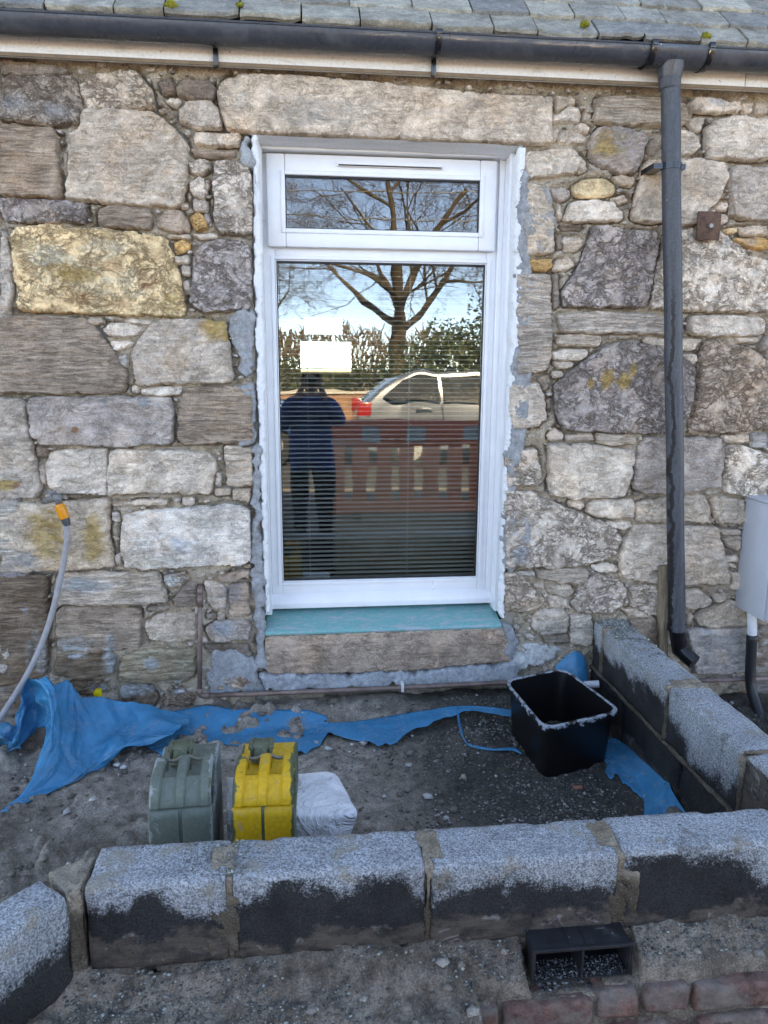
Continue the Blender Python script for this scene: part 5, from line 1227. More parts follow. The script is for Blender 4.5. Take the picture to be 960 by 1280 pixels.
strip = [[(176, 925, z, -.385), (186, 934, z, -.39), (196, 943, z, -.395), (204, 954, z, -.40)], [(205, 905, z, -.375), (212, 919, z, -.38), (218, 933, z, -.39), (224, 950, z, -.40)],
 [(245, 896, z, -.37), (247, 909, z, -.38), (249, 922, z, -.388), (252, 938, z, -.40)], [(300, 897, z, -.375), (300, 911, z, -.382), (301, 926, z, -.388), (302, 940, z, -.40)],
 [(350, 897, z, -.378), (350, 911, z, -.384), (350, 927, z, -.388), (350, 943, z, -.40)], [(382, 897, z, -.38), (383, 911, z, -.388), (383, 927, z, -.39), (380, 942, z, -.40)], [(408, 900, z, -.38), (412, 911, z, -.385), (404, 924, z, -.39), (398, 936, z, -.40)]]
cloth('blue_tarp', strip, 90, 26, 'flat blue plastic strip lying behind the two fuel cans', 'tarp', 5, .007, 7, tear=.6)
far = [[(396, 903, z, -.378), (402, 909, z, -.383), (410, 916, z, -.388)], [(440, 901, z, -.375), (446, 912, z, -.38), (456, 926, z, -.39)], [(490, 894, z, -.365), (488, 911, z, -.375), (484, 929, z, -.385)],
 [(530, 888, z, -.35), (527, 898, z, -.36), (523, 911, z, -.37)], [(562, 883, z, -.335), (561, 888, z, -.34), (560, 896, z, -.35)], [(590, 882, z, -.33), (590, 885, z, -.335), (590, 889, z, -.34)], [(615, 884, z, -.33), (615, 887, z, -.335), (615, 892, z, -.34)], [(645, 888, z, -.33), (645, 892, z, -.335), (645, 896, z, -.34)]]
cloth('blue_tarp', far, 90, 18, 'narrow tapering blue plastic strip between fuel cans and black tub', 'tarp', 7, .003, 7, floor=False, tear=.4)
edge = [[(571, 884, z, -.33), (574, 884, z, -.335)], [(573, 905, z, -.36), (576, 904, z, -.365)], [(578, 922, z, -.375), (582, 920, z, -.375)], [(588, 933, z, -.375), (591, 929, z, -.37)], [(615, 938, z, -.372), (615, 935, z, -.37)], [(640, 938, z, -.375), (640, 934, z, -.372)], [(652, 943, z, -.378), (652, 940, z, -.376)]]
cloth('blue_tarp', edge, 60, 4, 'thin upright blue plastic edge holding back gravel beside the tub', 'tarp', 9, .001, 7, floor=False)
corner = [[(752, 930, z, -.395), (752, 948, z, -.398), (754, 966, z, -.40)], [(768, 921, z, -.39), (768, 945, z, -.395), (772, 972, z, -.40)], [(792, 938, z, -.375), (788, 958, z, -.39), (786, 978, z, -.40)], [(812, 957, z, -.36), (806, 976, z, -.385), (803, 1000, z, -.40)], [(833, 974, z, -.34), (826, 996, z, -.37), (808, 1024, z, -.40)], [(842, 992, z, -.345), (838, 1008, z, -.37), (832, 1026, z, -.40)], [(860, 1020, z, -.36), (856, 1026, z, -.38), (852, 1034, z, -.40)]]
cloth('blue_tarp', corner, 70, 30, 'blue plastic sheet tucked into the corner between tub and block walls', 'tarp', 11, .006, 8, floor=False, tear=.5)
back = [[(694, 833, y, -.05), (695, 838, y, -.06), (696, 846, y, -.07)], [(706, 822, y, -.05), (708, 832, y, -.06), (710, 848, y, -.08)], [(718, 814, y, -.05), (720, 830, y, -.07), (722, 852, y, -.10)], [(728, 818, y, -.05), (730, 834, y, -.07), (731, 856, y, -.10)], [(733, 826, y, -.05), (735, 838, y, -.06), (736, 858, y, -.09)]]
cloth('blue_tarp', back, 26, 20, 'blue plastic flap standing against the wall behind the black tub', 'tarp', 13, .003, 8, floor=False)

# ------------------------------------------------------------------ white sack
t = NT('white_sack', .75, .25); n1 = t.noise(11, 5, .65, dist=1.2); M_SACK = t.fin(t.mul((.88, .88, .89), t.rmp(t.noise(20, 5, .6), .3, .7, .93, 1.04)), None, t.bump(n1, 1.0, .04))
Y1, Y2 = -1.10, -.86
sack = [[(284, 985, y, Y2), (284, 972, y, Y2-.02), (284, 990, y, Y1+.1), (284, 1008, y, Y1), (284, 1030, y, Y1-.02), (284, 1055, y, Y1-.02)],
 [(330, 985, y, Y2), (330, 967, y, Y2-.02), (330, 990, y, Y1+.1), (330, 1011, y, Y1), (330, 1030, y, Y1-.02), (330, 1055, y, Y1-.02)],
 [(372, 980, y, Y2), (372, 966, y, Y2-.02), (374, 990, y, Y1+.1), (376, 1013, y, Y1), (376, 1030, y, Y1-.02), (376, 1055, y, Y1-.02)],
 [(405, 978, y, Y2), (405, 965, y, Y2-.02), (408, 992, y, Y1+.1), (412, 1014, y, Y1), (412, 1032, y, Y1-.02), (412, 1055, y, Y1-.02)],
 [(420, 978, y, Y2), (420, 968, y, Y2-.01), (430, 994, y, Y1+.1), (440, 1013, y, Y1), (436, 1032, y, Y1-.01), (430, 1052, y, Y1-.01)],
 [(426, 985, y, Y2), (426, 978, y, Y2), (437, 1000, y, Y1+.11), (447, 1015, y, Y1+.02), (442, 1034, y, Y1+.02), (436, 1050, y, Y1+.02)],
 [(424, 992, y, Y2), (424, 990, y, Y2), (434, 1010, y, Y1+.13), (440, 1024, y, Y1+.06), (438, 1036, y, Y1+.05), (434, 1048, y, Y1+.05)]]
cloth('white_sack', sack, 110, 80, 'crumpled white sack lying behind the yellow fuel can', 'sack', 15, .006, 5, floor=False, mat=M_SACK)

# ------------------------------------------------------------------ fuel cans
def can_mat(name, body, under, amt):
    t = NT(name, .45, .45); n1 = t.noise(11, 7, .72, dist=.7); n2 = t.noise(80, 5, .7); X_ = t.xyz()
    ed = t.math('ABSOLUTE', X_[0]); wear = t.math('ADD', t.math('ADD', t.math('MULTIPLY', n1, .8), .07), t.math('MULTIPLY', t.rmp(ed, .064, .082), amt)); wear = t.math('ADD', wear, t.math('MULTIPLY', t.rmp(X_[2], .38, .46), amt*.25))
    c = t.mix(t.rmp(wear, .60, .66), t.mul(body, t.rmp(n2, .3, .7, .85, 1.12)), t.mul(under, t.rmp(n2, .3, .7, .75, 1.3)))
    c = t.mix(t.rmp(t.noise(24, 6, .75, t.co(1., (1, 1, 0)), dist=.5), .60, .68, 0, .7), c, (.25, .28, .28)); c = t.mix(t.rmp(t.noise(34, 6, .75, t.co(1., (2, 1, 0)), dist=.5), .66, .72, 0, .85), c, (.10, .055, .03))
    c = t.mix(t.rmp(t.noise(55, 5, .75), .58, .70, 0, .5), c, (.05, .05, .04))
    return t.fin(c, t.rmp(n1, .3, .7, .35, .65), t.bump(t.math('ADD', n1, t.math('MULTIPLY', n2, .3)), .3, .005))
M_GREEN = can_mat('green_can_paint', (.125, .15, .12), (.26, .29, .28), .20); M_YEL = can_mat('yellow_can_paint', (.66, .36, .015), (.085, .095, .045), .26); M_OLIVE = mat_plain('olive_steel', (.11, .125, .075), .5, .4, .3, 30, .2, (.25, .27, .24), .1)
M_RECY = mat_plain('shaded_olive_recess', (.060, .065, .03), .7, .3, .3, 30, .2, (.30, .20, .03), .0); M_RECG = mat_plain('shaded_dusty_recess', (.085, .085, .08), .8, .2, .3, 30, .2)  # slot floors: olive and dust, darkened to paint in shade between the bars
def profile(off=0):
    pr = [(0+off, 0), (0+off, .355), (.014, .372), (.026, .365), (.040, .318-off), (.168, .316-off), (.185, .380-off), (.325, .385-off), (.345-off, .36), (.345-off, 0)]
    out = []
    for i, p in enumerate(pr):
        a, c = np.array(pr[i-1]), np.array(pr[(i+1) % len(pr)]); p = np.array(p)
        for o in (a, c):
            d = o-p; L = np.linalg.norm(d); out.append(p+d/L*min(.016, L*.3))
    return out
def half(m, x0, x1, off=0):
    p = profile(off); n = len(p); m.add([(x0, q[0], q[1]) for q in p]+[(x1, q[0], q[1]) for q in p], [tuple(range(n-1, -1, -1)), tuple(range(n, 2*n))]+[(i, (i+1) % n, n+(i+1) % n, n+i) for i in range(n)]); return m
def jerry_can(label, loc, rz, paint, handle_paint, tiltx=0):
    root = thing('fuel_can', label, 'fuel can', loc, rz, 'steel fuel cans'); root.rotation_euler = (tiltx, 0, rz)
    half(MB(), -.0825, -.004).build('shell', paint, root, bevel=.010, seg=3); half(MB(), .004, .0825).build('shell', paint, root, bevel=.010, seg=3)
    half(MB(), -.0042, .0042, .004).build('weld_seam', M_OLIVE if paint is M_YEL else paint, root, bevel=.001)
    MB().box(-.074, .074, .032, .166, .322, .332).build('handle_recess', M_RECY if paint is M_YEL else M_RECG, root)  # plate added under the bars, its dark colour deepens the slots
    for x in (-.064, 0, .064):
        b = [(x, .012, .375), (x, .018, .402), (x, .040, .422), (x, .075, .431), (x, .135, .433), (x, .160, .426), (x, .168, .395)]
        pp = catmull(np.array(b), 18); m = MB(); hw_ = .0155; tt = .012
        V = []
        for i, q in enumerate(pp):
            d = pp[min(i+1, 17)]-pp[max(i-1, 0)]; nrm = np.array([0, -d[2], d[1]])/np.hypot(d[1], d[2])
            for (dx, dn) in ((-hw_, -tt), (-hw_, .002), (-hw_*.55, tt*.9), (hw_*.55, tt*.9), (hw_, .002), (hw_, -tt)): V.append((q[0]+dx, q[1]+nrm[1]*dn, q[2]+nrm[2]*dn))
        m.add(V, [(i*6+j, i*6+(j+1) % 6, i*6+6+(j+1) % 6, i*6+6+j) for i in range(17) for j in range(6)]+[(5, 4, 3, 2, 1, 0), tuple(17*6+j for j in range(6))])
        m.build('handle_bar', handle_paint, root, angle=R(50))
    m = MB(); pl_ = [(.004, .372), (.012, .398), (.036, .424), (.062, .434), (.062, .410), (.03, .395)]
    m.add([(-.078, a, b) for a, b in pl_]+[(.078, a, b) for a, b in pl_], [(5, 4, 3, 2, 1, 0), (6, 7, 8, 9, 10, 11)]+[(i, (i+1) % 6, 6+(i+1) % 6, 6+i) for i in range(6)]); m.build('handle_yoke', paint, root, bevel=.006)
    m = MB(); m.tube([Vector(q) for q in catmull(np.array([(-.066, .166, .432), (-.05, .170, .420), (-.03, .171, .417), (-.008, .166, .432)]), 12)], .005, 8); m.tube([Vector(q) for q in catmull(np.array([(.008, .166, .432), (.03, .171, .417), (.05, .170, .420), (.066, .166, .432)]), 12)], .005, 8); m.build('handle_link', mat_plain('worn_metal', (.24, .22, .17), .45, .5, .2), root, smooth=True)
    MB().tube([(-.02, .215, .385), (-.02, .225, .425)], [.030, .027], 20).build('spout', M_OLIVE, root, angle=R(40))
    m = MB(); m.box(-.055, .018, .205, .250, .424, .436); m.box(-.05, -.042, .20, .256, .405, .440); m.box(.005, .013, .20, .256, .405, .440); m.box(-.045, .008, .250, .258, .405, .436); m.build('cap', M_OLIVE, root, bevel=.003)
    return root
jerry_can('yellow steel fuel can with olive green edges', (-.136, -1.245, -.41), R(-1), M_YEL, M_YEL)
jerry_can('dull green steel fuel can covered in grey scuffs', (-.352, -1.232, -.41), R(3), M_GREEN, M_GREEN)

# ------------------------------------------------------------------ black tub
t = NT('tub_plastic', .45, .4); n1 = t.noise(26, 6, .72, dist=.5); n2 = t.noise(110, 4, .7); ca_ = t.n('ShaderNodeAttribute', attribute_name='rim')
c = t.mix(t.rmp(n2, .66, .72, 0, .25), (.0075, .0075, .008), (.25, .25, .24)); mk = t.rmp(t.math('ADD', ca_.outputs['Fac'], t.math('MULTIPLY', t.math('SUBTRACT', n1, .5), 1.6)), .88, 1.02)
mk = t.math('MULTIPLY', mk, t.rmp(ca_.outputs['Fac'], .1, .4)); c = t.mix(t.math('MULTIPLY', mk, .85), c, t.mul((.40, .45, .50), t.rmp(n2, .3, .7, .6, 1.2)))
M_TUB = t.fin(c, t.rmp(mk, 0, 1, .35, .9), t.bump(n1, .15, .004))
TZ = -.175
c4 = [at(631, 851, z=TZ), at(705, 836, z=TZ), at(776, 889, z=TZ), at(681, 911, z=TZ)]
cen = sum(c4)/4
def ring(scale, z, r=.06, dx=0, n=7):
    out = []; P = [Vector((cen[0]+(p[0]-cen[0])*scale, cen[1]+(p[1]-cen[1])*scale, z)) for p in c4]
    for i in range(4):
        a, b, c = P[i-1], P[i], P[(i+1) % 4]; d1 = (a-b).normalized()*r; d2 = (c-b).normalized()*r
        for k in range(n):
            u = k/(n-1); out.append((b+d1)*(1-u)**2+b*2*u*(1-u)+(b+d2)*u*u)
    return out
rings = [(.86, -.422, .05, 0), (.87, -.415, .05, 0), (.955, TZ-.030, .055, 0), (.958, TZ-.022, .055, .4), (1.03, TZ-.022, .06, .7), (1.035, TZ-.014, .06, .8), (1.03, TZ+.001, .06, 1), (.99, TZ+.004, .058, 1), (.955, TZ+.001, .055, 1), (.948, TZ-.008, .055, .3), (.86, -.405, .05, 0)]
V = []; Fc = []; att = []
for s, zz, r_, a in rings:
    q = ring(s, zz, r_); att += [a]*len(q); V += q
k = len(q)
for i in range(len(rings)-1):
    for j in range(k): Fc.append((i*k+j, i*k+(j+1) % k, (i+1)*k+(j+1) % k, (i+1)*k+j))
Fc.append(tuple(range(k-1, -1, -1))); Fc.append(tuple((len(rings)-1)*k+j for j in range(k)))
me = new_mesh('black_tub', V, Fc)
bm = bmesh.new(); bm.from_mesh(me); bmesh.ops.recalc_face_normals(bm, faces=bm.faces); bm.to_mesh(me); bm.free()
a_ = me.attributes.new('rim', 'FLOAT', 'POINT'); a_.data.foreach_set('value', np.array(att, np.float32)); me.set_sharp_from_angle(angle=R(50))
tub = link('black_tub', me, M_TUB); tag(tub, 'empty black plastic tub with dried mortar round its rim', 'tub')

# ------------------------------------------------------------------ pipes, hose, small fittings
t = NT('tarnished_copper', .45, .5); n1 = t.noise(16, 6, .7); c = t.mix(t.rmp(n1, .35, .65), (.16, .105, .085), (.27, .19, .16)); c = t.mix(t.rmp(t.noise(60, 5, .7), .6, .68, 0, .6), c, (.08, .065, .055)); M_COP = t.fin(c, t.rmp(n1, .3, .7, .35, .65), t.bump(n1, .1, .003), .35)
cp = thing('copper_pipe', 'tarnished copper pipe dropping down the wall then running under the window', 'pipe', at(250, 868, y=-.04)); cpi = Matrix.Translation(-cp.location)
A, B, C_ = Vector(at(250, 748, y=-.03)), Vector(at(250, 870, y=-.045)), Vector(at(640, 853, y=-.045)); D_ = C_+(C_-B).normalized()*.35
def add_p(mb, name, mat, root, inv, **k):
    o = mb.build(name, mat, root, **k); o.matrix_parent_inverse = inv; return o
add_p(MB().tube([A, A.lerp(B, .5), B+Vector((0, 0, .03))], .0105, 14), 'riser', M_COP, cp, cpi, smooth=True)
bd = [B+Vector((0, 0, .035)), B+Vector((.0, 0, .015)), B+Vector((.006, 0, .004)), B+Vector((.018, 0, 0)), B+Vector((.04, 0, 0))]
add_p(MB().tube(bd, .0135, 14), 'elbow', M_COP, cp, cpi, smooth=True)
add_p(MB().tube([B+Vector((.03, 0, 0)), B.lerp(C_, .5)+Vector((0, 0, -.003)), C_, D_], .0105, 14), 'run', M_COP, cp, cpi, smooth=True)
m = MB().tube([A+Vector((0, 0, .018)), A+Vector((0, 0, -.035))], .0135, 14); m.tube([A+Vector((0, 0, .018)), A+Vector((0, .012, .035)), A+Vector((0, .05, .04))], .0135, 14); add_p(m, 'fitting', M_COP, cp, cpi, smooth=True)
q = at(503, 858, y=-.045); m = MB().box(q[0]-.006, q[0]+.006, -.062, -.02, q[2]-.02, q[2]+.018); add_p(m, 'pipe_clip', mat_plain('white_clip', (.7, .7, .7), .5, .4), cp, cpi, bevel=.002)
pk = thing('supply_pipe', 'pinkish brown pipe along the wall foot right of the downpipe', 'pipe', at(905, 850, y=-.03)); pki = Matrix.Translation(-pk.location)
add_p(MB().tube([at(862, 851, y=-.03), at(910, 850, y=-.03), at(985, 847, y=-.03)], .009, 12), 'run', mat_plain('pink_pipe', (.27, .19, .18), .6, .3, .2), pk, pki, smooth=True)
M_HOSE = mat_plain('grey_hose', (.31, .30, .30), .5, .4, .12, 40, .1)
hs = [at(83, 656, y=-.085), at(84, 672, y=-.085), at(81, 695, y=-.085), at(74, 730, y=-.09), at(64, 770, y=-.10), at(50, 810, y=-.12), at(30, 850, y=-.16), at(0, 897, y=-.24), at(-30, 935, y=-.33), at(-60, 962, y=-.40)]
hose = thing('garden_hose', 'grey garden hose hanging from the wall tap with an orange connector', 'hose', hs[0]); hi_ = Matrix.Translation(-hose.location)
add_p(MB().tube([Vector(p) for p in catmull(np.array(hs), 60)], .0115, 14), 'tube', M_HOSE, hose, hi_, smooth=True)
o1, o2 = Vector(at(74, 630, y=-.085)), Vector(at(81, 648, y=-.085)); dd = (o2-o1)
add_p(MB().tube([o1, o1+dd*.15, o1+dd*.18, o1+dd*.75, o1+dd], [.015, .017, .0195, .0195, .017], 16), 'connector', mat_plain('orange_plastic', (.80, .27, .01), .4, .5, .1), hose, hi_, angle=R(30))
add_p(MB().tube([o2-dd*.02, o2+dd*.2, o2+dd*.5], [.0165, .0165, .013], 12), 'collar_nut', mat_plain('dark_grey_plastic', (.06, .065, .07), .5, .4), hose, hi_, angle=R(30))
tap = thing('wall_tap', 'weathered grey tap body sticking out of the stone wall', 'tap', at(66, 624, y=-.05)); ti = Matrix.Translation(-tap.location)
M_ZINC = mat_plain('weathered_brass', (.17, .165, .16), .6, .5, .35, 50, .3, (.40, .40, .38), .2)
a_, b_ = Vector(at(56, 626, y=.01)), Vector(at(72, 622, y=-.085))
add_p(MB().tube([a_, a_.lerp(b_, .6), b_], [.014, .013, .015], 12), 'body', M_ZINC, tap, ti, smooth=True); add_p(MB().tube([b_+Vector((-.002, 0, .012)), b_, o1+dd*.1], [.013, .015, .013], 12), 'nozzle', M_ZINC, tap, ti, smooth=True)
hd = a_.lerp(b_, .5); m = MB().tube([hd, hd+Vector((0, 0, .025))], .007, 8); m.tube([hd+Vector((-.02, 0, .026)), hd+Vector((.022, -.004, .030))], .006, 8); add_p(m, 'lever', M_ZINC, tap, ti, smooth=True)
q = at(123, 866, y=-.06); m = MB(); m.box(q[0]-.013, q[0]+.013, q[1]-.012, q[1]+.012, q[2]-.03, q[2]+.016); m.box(q[0]-.017, q[0]+.004, q[1]-.014, q[1]+.014, q[2]-.01, q[2]+.010)
o = m.build('yellow_cap', mat_plain('yellow_plastic', (.75, .55, .01), .45, .4), None, bevel=.004); tag(o, 'small yellow plastic cap poking up behind the blue sheet', 'cap')
q0, q1 = Vector(at(730, 856, y=-.12)), Vector(at(749, 855, y=-.14)); m = MB(); m.tube([q0, q1], .016, 16); m.tube([q1+(q0-q1)*.02, q1-(q0-q1)*.001], [.0165, .0125], 16)
o = m.build('white_pipe_stub', mat_plain('white_pvc', (.78, .79, .82), .35, .5, .05), None, angle=R(40)); tag(o, 'short white plastic pipe stub between black tub and side wall', 'pipe')
q = at(881, 284, y=-.012); pl = thing('rusty_plate', 'square rusty steel plate bolted to the wall right of the downpipe', 'plate', q); pli = Matrix.Translation(-pl.location)
t = NT('rust', .85, .3); n1 = t.noise(30, 6, .7); M_RUST = t.fin(t.mul(t.mix(t.rmp(n1, .4, .6), (.085, .05, .037), (.15, .085, .06)), t.rmp(t.noise(200, 3, .7), .3, .7, .75, 1.2)), None, t.bump(n1, .4, .005))
m = MB().box(q[0]-.050, q[0]+.050, -.045, -.034, q[2]-.055, q[2]+.055); m.box(q[0]-.02, q[0]+.02, -.036, .02, q[2]-.02, q[2]+.02); add_p(m, 'plate', M_RUST, pl, pli, bevel=.003)
m = MB().tube([(q[0]+.003, -.046, q[2]-.002), (q[0]+.003, -.058, q[2]-.002)], .009, 6); add_p(m, 'bolt', mat_plain('bolt_zinc', (.32, .31, .29), .5, .5), pl, pli)
a_, b_ = Vector(at(829, 707, y=-.035)), Vector(at(828, 822, y=-.06)); tm = thing('timber_batten', 'short raw timber batten propped behind the foot of the downpipe', 'batten', b_); tmi = Matrix.Translation(-b_)
m = MB(); w_ = .020
for p in (a_, b_): pass
m.add([(b_.x-w_, b_.y-.012, b_.z), (b_.x+w_, b_.y-.012, b_.z), (b_.x+w_, b_.y+.012, b_.z), (b_.x-w_, b_.y+.012, b_.z), (a_.x-w_, a_.y-.012, a_.z-.004), (a_.x+w_, a_.y-.012, a_.z+.004), (a_.x+w_, a_.y+.012, a_.z), (a_.x-w_, a_.y+.012, a_.z)], [(0, 3, 2, 1), (4, 5, 6, 7), (0, 1, 5, 4), (1, 2, 6, 5), (2, 3, 7, 6), (3, 0, 4, 7)])
t = NT('raw_timber', .85, .2); n1 = t.noise(30, 6, .7, t.co((4, 4, .3))); M_TIMB = t.fin(t.mul((.26, .195, .13), t.rmp(n1, .3, .7, .6, 1.25)), None, t.bump(n1, .3, .004)); add_p(m, 'batten', M_TIMB, tm, tmi, bevel=.002)
bx = thing('meter_box', 'pale grey meter cabinet fixed to the wall at the right edge', 'meter box', (2.1, -.1, .02)); bxi = Matrix.Translation((-2.1, .1, -.02)); M_BOX = mat_plain('grey_white_enclosure', (.50, .52, .56), .4, .4, .04, 9, .03, (.33, .33, .33), -.25)
X0 = at(926, 690, y=0)[0]; zb, zt = at(921, 758, y=0)[2], at(933, 622, y=0)[2]
m = MB(); m.box(X0, X0+.42, -.20, .01, zb, zt); add_p(m, 'case', M_BOX, bx, bxi, bevel=.006); m = MB().box(X0+.008, X0+.412, -.225, -.201, zb+.008, zt-.008); add_p(m, 'door', M_BOX, bx, bxi, bevel=.006)
m = MB().box(X0-.006, X0+.426, -.235, .008, zt+.001, zt+.012); add_p(m, 'lid', M_BOX, bx, bxi, bevel=.004); m = MB().tube([(X0+.36, -.226, zb+.27), (X0+.36, -.236, zb+.27)], .012, 12); add_p(m, 'lock', M_RUB, bx, bxi)
e = [at(940, 762, y=-.06), at(940, 797, y=-.06)]; cdt = thing('cable_conduit', 'black cable duct curving down from a white sleeve below the meter box', 'conduit', e[1]); cdi = Matrix.Translation(-cdt.location)
add_p(MB().tube([Vector(e[0]), Vector(e[1])], .021, 18), 'white_sleeve', mat_plain('white_sleeve_pvc', (.74, .75, .76), .4, .4, .05), cdt, cdi, angle=R(40))
bl_ = [at(940, 793, y=-.06), at(939, 815, y=-.06), at(938, 840, y=-.065), at(939, 860, y=-.08), at(945, 882, y=-.13), at(953, 905, y=-.2), at(962, 930, y=-.27)]
add_p(MB().tube([Vector(p) for p in catmull(np.array(bl_), 26)], .0235, 16), 'black_duct', mat_plain('black_duct_plastic', (.02, .02, .022), .45, .5, .2, 40, .1, (.2, .2, .2), 0), cdt, cdi, smooth=True)
# ------------------------------------------------------------------ the street behind the camera (seen mirrored in the panes)
GLZ = .164; GND = -.47
def mirr(qx, qy, Y):
    """world point at depth Y whose mirror image the window shows at photo pixel (qx, qy)"""
    p = at(qx, qy, y=2*GLZ-Y); return Vector((p[0], Y, p[2]))
# red plastic pedestrian barrier
BY = -4.35
bl0, br0 = mirr(410, 526, BY), mirr(650, 526, BY); zb0 = mirr(500, 642, BY).z
M_RED = mat_plain('red_barrier_plastic', (.90, .24, .15), .5, .4, .1, 10, .05, (.35, .25, .2), 0.)
M_REFL = mat_plain('reflective_sheet', (.55, .58, .58), .4, .5, .08)
W_ = 1.95; H_ = bl0.z-GND; bx0 = bl0.x
bar = thing('pedestrian_barrier', 'red plastic pedestrian barrier standing on the road side, mirrored in the window', 'barrier', (bx0+W_/2, BY, GND)); bi = Matrix.Translation((-bx0-W_/2, -BY, -GND))
def bpart(m, name, mat, **k): return add_p(m, name, mat, bar, bi, **k)
zt_ = bl0.z
m = MB().box(bx0, bx0+W_, BY-.03, BY+.03, zt_-.27, zt_); bpart(m, 'top_panel', M_RED, bevel=.012)
m = MB()
for i in range(8): a = bx0+i*(W_-.165)/7; m.box(a, a+.165, BY-.022, BY+.022, zb0+.10, zt_-.27)
m.box(bx0, bx0+W_, BY-.028, BY+.028, zb0+.02, zb0+.14); m.box(bx0+.05, bx0+W_-.05, BY-.02, BY+.02, zt_-.50, zt_-.47)
bpart(m, 'lower_bars', M_RED, bevel=.006)
for px_ in (464, 520, 590): q = mirr(px_, 549, BY); m = MB().box(q.x-.10, q.x+.10, BY+.031, BY+.036, zt_-.22, zt_-.07); bpart(m, 'reflector', M_REFL)
for a in (.3, W_-.3): m = MB().box(bx0+a-.05, bx0+a+.05, BY-.28, BY+.28, GND+.0, GND+.055); m.box(bx0+a-.03, bx0+a+.03, BY-.03, BY+.03, GND+.05, zb0+.05); bpart(m, 'foot', M_RUB, bevel=.01)
# parked cars
def car_paint(name, col): 
    t = NT(name, .28, .5); t.b.inputs['Coat Weight'].default_value = .6; t.b.inputs['Metallic'].default_value = .25
    return t.fin(t.mul(col, t.rmp(t.noise(3, 4, .6), .3, .7, .93, 1.05)))
M_CARGL = mat_plain('tinted_car_glass', (.02, .024, .026), .05, .6, .1); M_TYRE = mat_plain('tyre_rubber', (.02, .02, .02), .8, .3); M_RIM = mat_plain('alloy_rim', (.45, .46, .47), .35, .5, .05, 30, 0, None, 0, .6); M_TAIL = mat_plain('red_lamp', (.30, .015, .015), .25, .6)
def car(label, x0, Y, paint):
    root = thing('parked_car', label, 'car', (x0, Y, GND+.008), 0, 'cars parked on the road')
    side = [(.10, .30), (.0, .55), (.02, .85), (.12, 1.02), (.26, 1.12), (.60, 1.44), (.95, 1.53), (1.6, 1.56), (2.3, 1.53), (2.75, 1.42), (3.35, 1.06), (4.0, .93), (4.22, .75), (4.26, .5), (4.2, .28)]
    wb = [(3.62, .28)]
    side = side + [(3.78, .28)] + [(3.42+.36*math.cos(a), .32+.36*math.sin(a)) for a in np.linspace(0, math.pi, 9)] + [(1.22, .28)] + [(.86+.36*math.cos(a), .32+.36*math.sin(a)) for a in np.linspace(0, math.pi, 9)] + [(.45, .28)]
    n = len(side); m = MB(); hw = lambda z: .88 if z < 1.05 else .88-(z-1.05)*.42
    V = [(x, hw(z), z) for x, z in side]+[(x, -hw(z), z) for x, z in side]
    m.add(V, [tuple(range(n)), tuple(range(2*n-1, n-1, -1))]+[(i, n+i, n+(i+1) % n, (i+1) % n) for i in range(n)])
    m.build('body', paint, root, bevel=.03, seg=3)
    for s in (1, -1):
        for poly in ([(.42, 1.12), (.72, 1.42), (1.02, 1.48), (1.30, 1.49), (1.30, 1.06), (.6, 1.06)], [(1.36, 1.49), (2.22, 1.47), (2.34, 1.44), (2.34, 1.04), (1.36, 1.06)], [(2.40, 1.43), (2.66, 1.37), (3.16, 1.06), (2.40, 1.04)]):
            m = MB(); k = len(poly); m.add([(x, s*(hw(z)+.004), z) for x, z in poly]+[(x, s*(hw(z)-.03), z) for x, z in poly], [tuple(range(k)), tuple(range(2*k-1, k-1, -1))]+[(i, (i+1) % k, k+(i+1) % k, k+i) for i in range(k)]); m.build('side_window', M_CARGL, root)
        for xh in (.98, 2.02, ): m = MB().box(xh, xh+.20, s*.885-.012, s*.885+.022, .90, .935); m.build('door_handle', paint, root, bevel=.008)
        for xg in (1.325, 2.365): MB().box(xg, xg+.01, s*.883-.004, s*.883+.004, .38, 1.035).build('door_gap', M_RUB, root)
        m = MB().box(.0, .24, s*.80-.085, s*.80+.085, .82, 1.06); m.build('tail_light', M_TAIL, root, bevel=.02)
        for xw in (.86, 3.42):
            w = MB().tube([(xw, s*.72, .32), (xw, s*.75, .32), (xw, s*.86, .32), (xw, s*.875, .32)], [.29, .315, .315, .29], 28); wo = w.build('wheel', M_TYRE, root, angle=R(30))
            MB().tube([(xw, s*.86, .32), (xw, s*.882, .32)], [.21, .19], 20).build('rim', M_RIM, wo, angle=R(30))
    return root
cx0 = mirr(446, 480, -8.0).x
car('silver hatchback parked side on across the road, mirrored in the window', cx0, -8.9, car_paint('silver_paint', (.145, .165, .20)))
car('dark blue hatchback parked nose out behind the silver one', cx0-4.75, -9.3, car_paint('blue_paint', (.02, .06, .16)))
